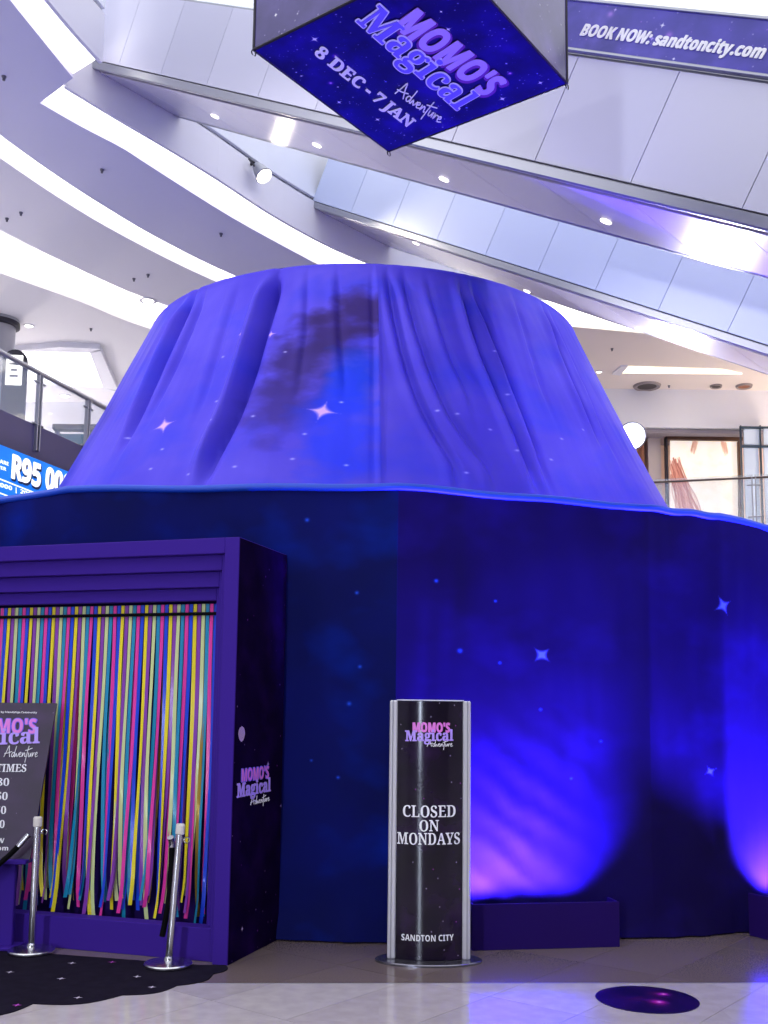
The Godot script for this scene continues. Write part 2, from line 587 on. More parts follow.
	slab_poly(st, plan([[621, 365], [628, 365], [620, 374], [612, 373]], CEIL), CEIL - 0.04, CEIL)
	part(rs, "frame", st, M.white)
	# ceiling downlights and sprinklers
	var dl := [[148, 301, 0.13, "round white downlight near the crown of the blue tent"], [29, 326, 0.09, "round downlight beside the grey column"], [599, 372, 0.07, "tiny bright downlight beside the right slope of the crown"], [65, 396, 0.12, "round downlight low behind the glass rail"]]
	for d in dl:
		var p := on_y(d[0], d[1], CEIL - 0.01)
		var o := thing("downlight", d[3], "downlight", p, 0.0, "ceiling downlights")
		st = mb()
		lathe(st, [Vector2(d[2] * 0.8, 0.0), Vector2(d[2], -0.012), Vector2(d[2] * 1.25, -0.006), Vector2(d[2] * 1.25, 0.01)], 20)
		part(o, "trim_ring", st, M.white)
		st = mb()
		lathe(st, [Vector2(0, -0.01), Vector2(d[2] * 0.8, -0.004), Vector2(d[2] * 0.8, 0.01)], 20)
		part(o, "lens", st, M.lamp)
	for d in [[647, 386, 0.3, "large dark round vent in the cream ceiling"], [716, 386, 0.13, "small grey round vent in the cream ceiling"], [744, 386, 0.18, "copper toned round vent in the cream ceiling"]]:
		var p := on_y(d[0], d[1], CEIL - 0.01)
		var o := thing("ceiling_vent", d[3], "ceiling vent", p)
		st = mb()
		lathe(st, [Vector2(d[2] * 0.75, -0.02), Vector2(d[2], -0.04), Vector2(d[2] * 1.1, 0.0), Vector2(d[2] * 1.1, 0.012)], 20)
		part(o, "ring", st, mat(rgb(150, 140, 140), 0.4))
		st = mb()
		lathe(st, [Vector2(0, 0.005), Vector2(d[2] * 0.75, -0.02)], 20)
		part(o, "core", st, mat(rgb(70, 62, 62), 0.6) if d[0] != 744 else mat(rgb(150, 96, 70), 0.5))
	for d in [[102, 170, "midway along the lavender ceiling band"], [21, 213, "beside another on the grey ceiling band by the column"], [148, 275, "beside another on the grey ceiling band near the crown"], [7, 219, "second of the pair on the grey band by the column"], [221, 234, "on the lavender band just above the crown"], [612, 349, "on the cream ceiling between escalator and light recess"], [669, 386, "beside the large dark vent"], [91, 329, "on the ceiling above the bright roof light"], [134, 279, "second of the pair on the grey band near the crown"], [4, 77, "on the lavender band by the topmost cove"]]:
		var p := on_y(d[0], d[1], CEIL - 0.01)
		st = mb()
		lathe(st, [Vector2(0, -0.05), Vector2(0.018, -0.045), Vector2(0.02, -0.03), Vector2(0.012, -0.02), Vector2(0.03, -0.006), Vector2(0.03, 0.01)], 10, p)
		solo("sprinkler_head", "small dark sprinkler head " + d[2], "sprinkler", st, mat(rgb(110, 108, 120), 0.5), "sprinkler heads")
	# bulkhead at the end of the right ceiling
	st = mb()
	var a := on_depth(560, 396, 24.3)
	cbox(st, Vector3(9, 9.05, -24.9), Vector3(14, 0.98, 1.2), 0.01)
	struct("trim_1", st, mat(rgb(240, 242, 248), 0.6))
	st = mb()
	cbox(st, Vector3(9, 8.5, -25.2), Vector3(14, 0.1, 1.6), 0.01)  # thin grey strip put in for the shadow line under the bulkhead
	struct("shade_trim_2", st, mat(rgb(150, 142, 150), 0.6))
	# floodlight bracketed on the parapet
	var q := on_y(264, 176, CEIL)
	q = on_depth(264, 176, 15.0)
	floodlight("floodlight", "grey bracket floodlight aimed down on the white parapet of the upper storey", q, Vector3(0.5, -0.8, 0.3), 0.13, 2.0, Color(1.0, 0.95, 0.86))
	# lamps added on the balconies to brighten the ceilings
	for w in [[-11.5, -25.0, 9.0, Color(1.0, 0.97, 0.93), "behind the round grey column"], [10.6, -23.2, 2.2, Color(1.0, 0.9, 0.8), "beside the paned partition"], [12.5, -22.0, 2.6, Color(1.0, 0.9, 0.8), "at the far corner of the balcony"]]:
		added_lamp(Vector3(w[0], 6.9, w[1]), w[2], w[3], w[4])
	# added spotlights out of view, giving the crown folds and the forecourt more light
	for w in [[Vector3(-16.2, 11.0, -5.0), Vector3(-0.6, 4.9, -10.5), 12.0, 66.0, "beyond the balcony with the price screen"], [Vector3(16.2, 11.0, -4.0), Vector3(0.4, 4.9, -10.5), 12.0, 66.0, "opposite the balcony with the price screen"]]:
		floodlight("added_spotlight", "added grey spotlight on the wall %s, brightening the crown" % w[4], w[0], w[1] - w[0], 0.3, w[3], Color(0.98, 0.97, 1.0), w[2])
	floodlight("added_spotlight", "added grey spotlight high on the wall facing the tent entrance", Vector3(-6.0, 9.0, 11.2), Vector3(6.2, -8.2, -18.6), 0.4, 24.0, Color(0.98, 0.97, 1.0), 30.0)
	# round column on the balcony
	var cp := on_depth(-2, 340, 20.3)
	st = mb()
	lathe(st, [Vector2(0.33, 5.5), Vector2(0.33, CEIL - 0.1), Vector2(0.4, CEIL - 0.08), Vector2(0.4, CEIL)], 28, Vector3(cp.x, 0, cp.z))
	var col := solo("column", "round grey column under the curved ceiling behind the glass rail", "column", st, M.brushed)
	st = mb()
	lathe(st, [Vector2(0.335, CEIL - 0.16), Vector2(0.41, CEIL - 0.14), Vector2(0.41, CEIL - 0.06)], 28, Vector3(cp.x, 0, cp.z))
	part(col, "capital_ring", st, M.dark)

func added_lamp(at: Vector3, energy: float, c: Color, where: String) -> void:
	var o := thing("added_standing_lamp", "slim standing lamp with an open bowl, added to brighten the ceiling, %s" % where, "lamp", Vector3(at.x, 5.5, at.z), 0.0, "added balcony lamps")
	var h := at.y - 5.5
	var st := mb()
	lathe(st, [Vector2(0, 0), Vector2(0.18, 0), Vector2(0.18, 0.03), Vector2(0.02, 0.05), Vector2(0.02, h - 0.1), Vector2(0, h - 0.1)], 16)
	part(o, "pole", st, M.brushed)
	st = mb()
	lathe(st, [Vector2(0.02, h - 0.12), Vector2(0.16, h - 0.04), Vector2(0.2, h + 0.04), Vector2(0.19, h + 0.04), Vector2(0.15, h - 0.03), Vector2(0, h - 0.08)], 16)
	part(o, "bowl", st, M.brushed)
	st = mb()
	lathe(st, [Vector2(0, h - 0.06), Vector2(0.06, h - 0.02), Vector2(0.06, h + 0.02), Vector2(0, h + 0.05)], 12)
	part(o, "bulb", st, glow(c, 3.0))
	var l := OmniLight3D.new()
	l.name = "added_lamp_light"
	o.add_child(l)
	l.position = Vector3(0, h + 0.1, 0)
	l.light_color = c
	l.light_energy = energy
	l.omni_range = 60.0
	l.omni_attenuation = 2.0
	l.light_size = 0.12
	l.shadow_enabled = true

func floodlight(called: String, label: String, at: Vector3, dir: Vector3, r: float, energy: float, c: Color, cone := 60.0, shine := 6.0) -> Node3D:
	dir = dir.normalized()
	var o := thing(called, label, "floodlight", at)
	var side := dir.cross(Vector3.UP if absf(dir.y) < 0.98 else Vector3.RIGHT).normalized()
	var b := Basis(side, -dir, side.cross(-dir))
	var st := mb()
	lathe(st, [Vector2(0, 0.26), Vector2(r * 0.55, 0.25), Vector2(r * 0.75, 0.16), Vector2(r, 0.02), Vector2(r * 1.06, 0.0), Vector2(r * 0.95, -0.012), Vector2(r * 0.9, 0.02)], 20, Vector3.ZERO, 1.0, 1.0, b)
	part(o, "housing", st, M.brushed)
	st = mb()
	lathe(st, [Vector2(0, -0.004), Vector2(r * 0.9, 0.004), Vector2(r * 0.9, 0.02)], 20, Vector3.ZERO, 1.0, 1.0, b)
	part(o, "lens", st, glow(c, shine))
	st = mb()
	var bk := -dir * 0.14
	tube(st, [bk + side * r * 1.1, bk + side * r * 1.1 - dir * 0.18, bk - side * r * 1.1 - dir * 0.18, bk - side * r * 1.1], 0.014, 6)
	if absf(dir.y) < 0.98:
		tube(st, [bk - dir * 0.18, bk - dir * 0.18 + Vector3(dir.x, 0, dir.z).normalized() * -0.55], 0.02, 6)
	part(o, "bracket", st, M.dark)
	var l := SpotLight3D.new()
	l.name = "floodlight_lamp"
	o.add_child(l)
	l.position = dir * 0.03
	l.look_at_from_position(at + dir * 0.03, at + dir, Vector3.UP if absf(dir.y) < 0.98 else Vector3.RIGHT)
	l.light_color = c
	l.light_energy = energy
	l.spot_angle = cone
	l.spot_angle_attenuation = 0.6
	l.spot_range = 40.0
	l.spot_attenuation = 2.0
	l.light_size = r * 0.8
	l.shadow_enabled = true
	return o

# ================================================================= escalators
func build_escalators() -> void:
	var d := ray(-720, -128).normalized()
	var n := Vector3(-d.z, 0, d.x).normalized()
	if n.z > 0:
		n = -n
	var nv := n.cross(d).normalized()
	if nv.y < 0:
		nv = -nv
	var pan := [mat(rgb(206, 206, 224), 0.38, 0.1), mat(rgb(212, 212, 230), 0.38, 0.1), mat(rgb(202, 203, 221), 0.38, 0.1)]
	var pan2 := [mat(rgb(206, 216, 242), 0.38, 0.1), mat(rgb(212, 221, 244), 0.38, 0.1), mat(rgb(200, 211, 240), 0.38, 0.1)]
	escalator(on_depth(430, 150, 9.0), d, n, nv, -0.235, 1.0, -7, 6, 1.5, 0.98, pan, [[317, 145], [215, 116], [444, 179], [606, 221]], "white clad escalator carrying the web address banner, descending above the blue tent", true)
	escalator(on_depth(600, 301, 13.0), d, n, nv, 0.13, 1.0, -6, 5, 1.75, 1.3, pan2, [[416, 243], [527, 291], [639, 329]], "plain pale blue clad escalator running behind the one with the banner", false)

func escalator(A: Vector3, d: Vector3, n: Vector3, nv: Vector3, off: float, len: float, k0: int, k1: int, width: float, face: float, pan: Array, lamps: Array, label: String, banner: bool) -> void:
	var o := thing("escalator", label, "escalator", A, 0.0, "escalators")
	var b := Basis(d, nv, d.cross(nv))         # local x up the slope, y square to it, z = across
	var cross := 1.0 if b.z.dot(n) > 0 else -1.0
	var at := func(t: float, h: float, w: float): return d * t + nv * h + n * w
	var rg := RandomNumberGenerator.new()
	rg.seed = 9
	var t0 := off + k0 * len
	var t1 := off + (k1 + 1) * len
	var tm := (t0 + t1) * 0.5
	# truss core behind the joints
	var st := mb()
	cbox(st, at.call(tm, face * 0.5, width * 0.5), Vector3(t1 - t0 - 0.02, face - 0.04, width - 0.05), 0.0, b)
	part(o, "core", st, mat(rgb(70, 70, 86), 0.8))
	var pm := mb()
	cbox(pm, Vector3.ZERO, Vector3(len - 0.007, face - 0.11, 0.03), 0.002)
	pm.generate_normals()
	var panel: Mesh = pm.commit()
	pm = mb()
	cbox(pm, Vector3.ZERO, Vector3(len - 0.007, 0.03, width - 0.2), 0.002)
	pm.generate_normals()
	var under: Mesh = pm.commit()
	var soff := mat(rgb(196, 192, 208), 0.25, 0.35)
	for k in range(k0, k1 + 1):
		var t := off + (k + 0.5) * len
		for w in [0.0, width]:
			inst(o, "side_panel", panel, pan[rg.randi() % 3], Transform3D(b, at.call(t, 0.11 + (face - 0.11) * 0.5, w)))
		inst(o, "soffit_panel", under, soff, Transform3D(b, at.call(t, 0.012, width * 0.5)))
	st = mb()
	cbox(st, at.call(tm, 0.05, 0.005), Vector3(t1 - t0, 0.1, 0.05), 0.012, b)
	part(o, "edge_trim", st, M.brushed)
	st = mb()
	cbox(st, at.call(tm, 0.05, width - 0.005), Vector3(t1 - t0, 0.1, 0.05), 0.012, b)
	part(o, "edge_trim", st, M.brushed)
	# glass balustrades and handrails
	for w in [0.06, width - 0.06]:
		st = mb()
		cbox(st, at.call(tm, face + 0.42, w), Vector3(t1 - t0, 0.84, 0.012), 0.0, b)
		part(o, "balustrade_glass", st, M.glass)
		st = mb()
		cbox(st, at.call(tm, face + 0.88, w), Vector3(t1 - t0, 0.06, 0.09), 0.02, b)
		part(o, "handrail", st, M.black)
		st = mb()
		cbox(st, at.call(tm, face + 0.015, w), Vector3(t1 - t0, 0.04, 0.1), 0.008, b)
		part(o, "deck_trim", st, M.brushed)
	for q in lamps:
		var p := on_plane(q[0], q[1], A, nv) - A
		st = mb()
		lathe(st, [Vector2(0, -0.012), Vector2(0.028, -0.01), Vector2(0.045, -0.016), Vector2(0.055, -0.004), Vector2(0.055, 0.01)], 14, p, 1, 1, b)
		part(o, "soffit_lamp", st, glow(Color(1, 0.97, 0.92), 3.0))
	if banner:
		var on := -n
		var q := A + on * 0.03
		var tl := on_plane(540, -2, q, on)
		var img := galaxy(640, 96, 31, rgb(66, 62, 158), rgb(80, 72, 182), rgb(104, 94, 206), 0.012, 70, [rgb(200, 180, 255), rgb(230, 230, 255), rgb(190, 120, 240)], 6)
		dot(img, 120, 20, 7, rgb(190, 140, 240), 0.7)
		dot(img, 250, 46, 7, rgb(180, 120, 235), 0.7)
		var o2 := thing("banner", "long starry violet banner with white web address fixed along the escalator balustrade", "banner", A)
		# bottom edge (567,50)->(768,77); top edge (567,2)->(768,17): as a strip square to the slope
		var pb := on_plane(640, 59.5, q, on)
		var hb := (pb - A).dot(nv)
		var pt := on_plane(640, 7, q, on)
		var ht := (pt - A).dot(nv)
		var ta := -3.9
		var tb := (on_plane(548, 30, q, on) - A).dot(d)
		st = mb()
		var z := on * 0.045
		uvquad(st, d * tb + nv * ht + z, d * ta + nv * ht + z, d * ta + nv * hb + z, d * tb + nv * hb + z)
		var bf := part(o2, "printed_face", st, printed(img, 0.4))
		st = mb()
		cbox(st, d * (ta + tb) * 0.5 + nv * (ht + hb) * 0.5 + on * 0.024, Vector3(absf(tb - ta), ht - hb, 0.03), 0.003, b)
		part(o2, "backing", st, M.dark)
		for h in [ht, hb]:
			st = mb()
			cbox(st, d * (ta + tb) * 0.5 + nv * h + on * 0.03, Vector3(absf(tb - ta), 0.025, 0.06), 0.005, b)
			part(o2, "rail", st, M.brushed)
		var face_q := A + z + on * 0.002
		var pf := func(x, y): return on_plane(x, y, face_q, on)
		letters(bf, "lettering", "BOOK NOW: sandtoncity.com", "sans", M.letter_white, pf.call(578, 39), pf.call(759, 63), pf.call(586.5, 23.5), on, 0.004, 0.004)

# ================================================================= balconies
func balustrade(label: String, a: Vector3, b: Vector3, top: float, low: float, posts: Array, rail_r: float, rail_m: Material) -> Node3D:
	var o := thing("balustrade", label, "balustrade", Vector3(a.x, low, a.z))
	var dir := (b - a)
	dir.y = 0
	var L := dir.length()
	dir = dir.normalized()
	var basis := Basis(dir, Vector3.UP, dir.cross(Vector3.UP))
	var H := top - low
	var st := mb()
	tube(st, [Vector3(0, H, 0), dir * L + Vector3(0, H, 0)], rail_r, 10)
	part(o, "handrail", st, rail_m)
	var prev := 0.0
	for t in posts + [L]:
		if t - prev > 0.1:
			st = mb()
			cbox(st, dir * (prev + t) * 0.5 + Vector3(0, H * 0.56, 0) - basis.z * 0.03, Vector3(t - prev - 0.03, H * 1.02, 0.014), 0.002, basis)
			part(o, "glass_pane", st, M.glass)
		prev = t
	for t in posts:
		for s in [-0.035, 0.035]:
			st = mb()
			cbox(st, dir * (t + s) + Vector3(0, H * 0.5 - 0.1, 0), Vector3(0.022, H + 0.2, 0.06), 0.004, basis)
			part(o, "post", st, M.brushed)
		for h in [0.2, 0.85]:
			st = mb()
			tube(st, [dir * (t - 0.13) + Vector3(0, H * h, 0), dir * (t + 0.13) + Vector3(0, H * h, 0)], 0.016, 6)
			part(o, "bracket", st, M.brushed)
	return o

func build_balconies() -> void:
	# left balcony
	var e0 := on_y(0, 352, 6.5)
	var e1 := on_y(90, 400, 6.5)
	var dir := (e1 - e0).normalized()
	var nrm := Vector3(dir.z, 0, -dir.x)      # away from the atrium or towards it
	if nrm.x < 0:
		nrm = -nrm                            # towards the atrium (right)
	var basis := Basis(dir, Vector3.UP, dir.cross(Vector3.UP))
	var a := e0 - dir * 5.0
	var b := e0 + dir * 5.6
	var st := mb()
	var mid := (a + b) * 0.5
	cbox(st, Vector3(mid.x, 5.49, mid.z) - nrm * 0.17, Vector3(10.6, 0.5, 0.3), 0.01, basis)
	struct("trim_3", st, mat(rgb(70, 64, 104), 0.3))
	# balcony floor behind the fascia
	st = mb()
	slab_poly(st, PackedVector2Array([Vector2(a.x, a.z) - Vector2(nrm.x, nrm.z) * 0.34, Vector2(b.x, b.z) - Vector2(nrm.x, nrm.z) * 0.34, Vector2(b.x, -26.5), Vector2(-16.7, -26.5), Vector2(-16.7, a.z)]), 5.2, 5.55)
	struct("floor_balcony_left", st, M.white)
	var rail := balustrade("steel and glass balustrade with a thick handrail above the blue price screen", Vector3(a.x, 0, a.z), Vector3(b.x, 0, b.z), 6.5, 5.55, [1.2, 3.1, 5.0 + (on_plane(39, 400, e0, nrm) - e0).dot(dir), 5.0 + (on_plane(88, 410, e0, nrm) - e0).dot(dir)], 0.035, M.brushed)
	# low white wall and shopfront behind the balustrade
	st = mb()
	cbox(st, Vector3(-7.4, 5.95, -17.5), Vector3(0.15, 0.8, 7.0), 0.01)
	solo("planter_wall", "low pale wall standing behind the left glass balustrade", "low wall", st, M.white)
	var shop := thing("shopfront", "teal glazed shopfront glimpsed behind the left balustrade", "shopfront", Vector3(-5.75, 5.55, -20.6))
	st = mb()
	cbox(st, Vector3(0, 0.85, -0.1), Vector3(1.9, 1.7, 0.06), 0.01)
	part(shop, "teal_panel", st, mat(rgb(48, 128, 156), 0.35))
	for x in [-0.92, -0.2, 0.45, 0.92]:
		st = mb()
		cbox(st, Vector3(x, 0.88, 0), Vector3(0.08, 1.75, 0.12), 0.01)
		part(shop, "mullion", st, mat(rgb(80, 84, 92), 0.4))
	st = mb()
	cbox(st, Vector3(0, 1.8, 0), Vector3(2.0, 0.12, 0.2), 0.01)
	part(shop, "header", st, mat(rgb(88, 84, 84), 0.5))
	st = mb()
	cbox(st, Vector3(-0.1, 1.0, 0.3), Vector3(0.4, 1.3, 0.06), 0.01, Basis(Vector3(0, 0, 1), -0.6))
	part(shop, "slanted_panel", st, M.white)
	# arched lightbox sign
	var sp := on_depth(15, 368, 16.2)
	var sg := thing("lightbox_sign", "small arched lightbox sign with a dark rim behind the left balustrade", "sign", Vector3(sp.x, 5.55, sp.z), 0.1)
	st = mb()
	var hh := sp.y - 5.55
	arch(st, 0.19, hh + 0.3, -0.05, 0.03)
	part(sg, "rim", st, M.dark)
	st = mb()
	cbox(st, Vector3(0, hh - 0.05, 0.045), Vector3(0.26, 0.5, 0.02), 0.01)
	part(sg, "lit_screen", st, glow(Color(0.95, 0.95, 0.92), 0.9))
	for q in [[0.0, 0.1, 0.16], [0.0, 0.0, 0.1], [0.0, -0.1, 0.13]]:
		st = mb()
		cbox(st, Vector3(q[0], hh - 0.05 + q[1], 0.057), Vector3(q[2], 0.035, 0.004), 0.001)
		part(sg, "printed_bar", st, mat(rgb(110, 110, 110), 0.6))
	# blue price screen under the balcony edge
	var sc := thing("price_screen", "bright blue screen with big white price lettering under the left balcony", "screen", Vector3(e0.x, 4.0, e0.z))
	var q0 := e0 + nrm * 0.06
	var to_local := -sc.position
	st = mb()
	var s0 := e0 - dir * 4.0 + nrm * 0.05
	var s1 := e0 + dir * 3.4 + nrm * 0.05
	s0.y = 0.0
	s1.y = 0.0
	cbox(st, (s0 + s1) * 0.5 + Vector3(0, 4.58, 0) + to_local - nrm * 0.06, Vector3(7.4, 1.3, 0.1), 0.01, basis)
	part(sc, "casing", st, M.dark)
	st = mb()
	uvquad(st, s0 + Vector3(0, 5.22, 0) + to_local, s1 + Vector3(0, 5.22, 0) + to_local, s1 + Vector3(0, 3.96, 0) + to_local, s0 + Vector3(0, 3.96, 0) + to_local)
	var df := part(sc, "display", st, glow(rgb(10, 120, 226), 0.4))
	var lit := glow(Color(1, 1, 1), 0.45)
	var pf := func(x, y): return on_plane(x, y, q0, nrm)
	letters(df, "lettering", "R95 000", "sans", mat(rgb(20, 40, 90), 0.6), pf.call(12, 480), pf.call(71, 500), pf.call(13.5, 456), nrm, 0.004, 0.02)
	letters(df, "lettering", "R95 000", "sans", lit, pf.call(11, 478), pf.call(70, 498), pf.call(12.5, 454), nrm, 0.004, 0.012, 0.006)
	letters(df, "lettering", "SHARE", "sans", lit, pf.call(-6, 461), pf.call(8.5, 466), pf.call(-6, 457), nrm)
	letters(df, "lettering", "OVER", "sans", lit, pf.call(-6, 467), pf.call(6, 471), pf.call(-6, 463.5), nrm)
	letters(df, "lettering", "2000 | 200 000", "sans", lit, pf.call(-4, 487), pf.call(44, 502), pf.call(-4, 481), nrm)
	for y in [479.0, 493.0]:
		st = mb()
		var l0: Vector3 = pf.call(-20, y - 8) + to_local
		var l1: Vector3 = pf.call(60, y + 24) + to_local
		cbox(st, (l0 + l1) * 0.5, Vector3((l1 - l0).length(), 0.018, 0.006), 0.0, Basis((l1 - l0).normalized(), Vector3.UP, nrm).orthonormalized())
		part(sc, "rule", st, lit)
	# right balcony
	var r0 := on_y(660, 482, 6.5)
	var r1 := on_y(768, 477, 6.5)
	var rd := (r1 - r0).normalized()
	var ra := r0 - rd * 3.0
	var rb := r1 + rd * 5.0
	balustrade("slim dark handrail and glass balustrade in front of the lit portrait poster", Vector3(ra.x, 0, ra.z), Vector3(rb.x, 0, rb.z), 6.5, 5.5, [1.5, 3.0 + (on_plane(754, 490, r0, Vector3(rd.z, 0, -rd.x)) - r0).dot(rd), 7.2], 0.022, mat(rgb(92, 78, 74), 0.35, 0.3))
	st = mb()
	slab_poly(st, PackedVector2Array([Vector2(ra.x, ra.z), Vector2(rb.x, rb.z), Vector2(16.7, rb.z), Vector2(16.7, -26.5), Vector2(ra.x, -26.5)]), 5.1, 5.5)
	struct("floor_balcony_right", st, M.white)
	# pilaster and wall behind
	var zw := 24.9
	var box_px := func(o: Node3D, called: String, x0: float, y0: float, x1: float, y1: float, z: float, t: float, m: Material, label := ""):
		var p0 := on_depth(x0, y0, z)
		var p1 := on_depth(x1, y1, z)
		var s2 := mb()
		cbox(s2, (p0 + p1) * 0.5 - o.position + Vector3(0, 0, -t * 0.5), Vector3(absf(p1.x - p0.x), absf(p1.y - p0.y), t), 0.008)
		return part(o, called, s2, m, label)
	st = mb()
	var wp0 := on_depth(600, 438, zw)
	cbox(st, Vector3(9.5, 6.95, -26.05), Vector3(11, 3.0, 1.0), 0.01)
	struct("wall_balcony", st, mat(rgb(236, 214, 200), 0.6))
	var pil := thing("pilaster", "plain beige pilaster beside the lit portrait poster", "pilaster", on_depth(658, 470, zw))
	box_px.call(pil, "shaft", 648.0, 436.0, 663.0, 545.0, zw, 0.4, mat(rgb(222, 206, 196), 0.6))
	box_px.call(pil, "capital", 647.0, 434.0, 663.5, 438.0, zw - 0.02, 0.4, mat(rgb(206, 190, 180), 0.6))
	box_px.call(pil, "side_strip", 641.0, 436.0, 646.0, 545.0, zw, 0.4, mat(rgb(170, 110, 80), 0.6))
	var ad := thing("poster_lightbox", "glowing portrait poster with auburn hair in a dark wooden frame", "poster", on_depth(704, 480, zw))
	var fm := mat(rgb(92, 62, 44), 0.45)
	box_px.call(ad, "frame", 666.0, 437.0, 670.0, 540.0, zw - 0.2, 0.2, M.dark)
	box_px.call(ad, "frame", 738.0, 441.0, 743.0, 545.0, zw - 0.2, 0.2, fm)
	box_px.call(ad, "frame", 666.0, 435.0, 743.0, 440.5, zw - 0.2, 0.2, fm)
	st = mb()
	var zz := zw - 0.1
	var off := -ad.position
	uvquad(st, on_depth(670, 440, zz) + off, on_depth(738, 441, zz) + off, on_depth(738, 545, zz) + off, on_depth(670, 545, zz) + off)
	var img := Image.create(256, 384, false, Image.FORMAT_RGB8)
	var n1 := noise(17, 0.02, 3)
	for y in 384:
		for x in 256:
			var k := n1.get_noise_2d(x, y) * 0.5 + 0.5
			img.set_pixel(x, y, rgb(255, 236, 214).lerp(rgb(255, 250, 240), k))
	var rg := RandomNumberGenerator.new()
	rg.seed = 12
	for k in 80:                           # strands of hair
		var x := rg.randf_range(0, 34)
		var yy := rg.randf_range(60, 150)
		var slope := rg.randf_range(0.15, 0.5)
		var cc := rgb(150, 70, 58).lerp(rgb(222, 160, 140), rg.randf())
		while yy < 330 and x < 130:
			dot(img, x + sin(yy * 0.05 + k) * 3.0, yy, 1.9, cc, 0.6)
			yy += 1.5
			x += slope * 1.5
	for k in 40:                           # hair falling on both sides of the pale face
		var side := 1.0 if k % 2 == 0 else -1.0
		var hx := 148.0 + side * rg.randf_range(44, 62)
		var hy := rg.randf_range(0, 10)
		var fall := rg.randf_range(18, 46)
		var hc := rgb(176, 112, 92).lerp(rgb(236, 196, 172), rg.randf())
		for j in 16:
			dot(img, hx + side * j * 0.5, hy + j / 15.0 * fall, 2.2, hc, 0.4)
	var am := mat(Color.WHITE, 0.5)
	am.albedo_texture = tex(img)
	am.emission_enabled = true
	am.emission = Color.BLACK
	am.emission_operator = BaseMaterial3D.EMISSION_OP_ADD
	am.emission_texture = am.albedo_texture
	am.emission_energy_multiplier = 0.3
	part(ad, "poster", st, am)
	# window screens on the right
	var wz := 24.0
	var win := thing("window_screen", "white paned partition in dark blue frames beside the lit portrait poster", "partition", on_depth(755, 470, wz))
	var wf := mat(rgb(38, 62, 82), 0.45)
	for x in [741.5, 761.0, 781.0]:
		box_px.call(win, "frame", x, 425.0, x + 2.4, 535.0, wz - 0.05, 0.1, wf)
	for y in [426.0, 445.0]:
		box_px.call(win, "rail", 741.5, y, 783.0, y + 2.4, wz - 0.05, 0.1, wf)
	for x in [743.6, 763.4]:
		box_px.call(win, "pane", x, 428.4, x + 17.6, 445.0, wz, 0.03, mat(rgb(206, 222, 240), 0.3))
		box_px.call(win, "pane", x, 447.4, x + 17.6, 535.0, wz, 0.03, mat(rgb(200, 216, 236), 0.3))
	# floodlight beside the crown
	var fp := on_depth(632, 436, 16.5)
	var fs := floodlight("floodlight", "dazzling white floodlight on a tall stand beside the right slope of the blue crown", fp, Vector3(-0.09, -0.3, 0.95), 0.22, 14.0, Color(0.96, 0.95, 1.0))
	st = mb()
	tube(st, [Vector3(0, 0.02 - fp.y, -0.4), Vector3(0, 0.2, -0.4)], 0.03, 8)
	part(fs, "mast", st, M.dark)
	for k in 3:
		st = mb()
		tube(st, [Vector3(0, 0.8 - fp.y, -0.4), Vector3(cos(k * TAU / 3) * 0.7, 0.02 - fp.y, sin(k * TAU / 3) * 0.7 - 0.4)], 0.02, 6)
		part(fs, "stand_leg", st, M.dark)

func arch(st: SurfaceTool, hw: float, top: float, z0: float, z1: float) -> void:
	var pts := [Vector2(-hw, 0), Vector2(hw, 0)]
	for k in 13:
		var an := PI * k / 12.0
		pts.append(Vector2(cos(an) * hw, top - hw + sin(an) * hw))
	var poly := PackedVector2Array(pts)
	var idx := Geometry2D.triangulate_polygon(poly)
	for i in range(0, idx.size(), 3):
		for z in [z0, z1]:
			tri(st, Vector3(poly[idx[i]].x, poly[idx[i]].y, z), Vector3(poly[idx[i + 1]].x, poly[idx[i + 1]].y, z), Vector3(poly[idx[i + 2]].x, poly[idx[i + 2]].y, z), Vector3(0, 0, z - (z0 + z1) * 0.5))
	for i in poly.size():
		var a := poly[i]
		var b := poly[(i + 1) % poly.size()]
		quad(st, Vector3(a.x, a.y, z0), Vector3(b.x, b.y, z0), Vector3(b.x, b.y, z1), Vector3(a.x, a.y, z1), Vector3(b.y - a.y, a.x - b.x, 0))

# ================================================================= tent
const CC := Vector2(-0.269, -12.2)
const CH0 := 3.3
const CH1 := 6.0
func crown_r(t: float) -> float:
	return lerpf(3.755, 2.54, t)
func crown_at(px: float, py: float) -> Vector2:     # (angle from the camera side, t)
	var d := ray(px, py)
	var s := 7.6
	while s < 14.0:
		var p := EYE + d * s
		var t := (p.y - CH0) / (CH1 - CH0)
		var q := Vector2(p.x - CC.x, p.z - CC.y)
		if t > 0.0 and t < 1.05 and q.length() < crown_r(t):
			return Vector2(atan2(q.x, q.y), clampf(t, 0, 1))
		s += 0.02
	return Vector2(99, 0)
var wall_pts := [Vector2(-5.3, -9.7), Vector2(-2.56, -8.26), Vector2(0.10, -7.93), Vector2(2.1, -8.23), Vector2(2.75, -8.42), Vector2(4.3, -9.35), Vector2(5.5, -11.1), Vector2(5.2, -14.4), Vector2(2.6, -17.2), Vector2(-2.6, -17.3), Vector2(-5.9, -14.6), Vector2(-6.3, -11.6), Vector2(-5.3, -9.7)]
var wall_top := [3.36, 3.45, 3.435, 3.35, 3.325, 3.22, 3.25, 3.3, 3.3, 3.3, 3.3, 3.3, 3.36]
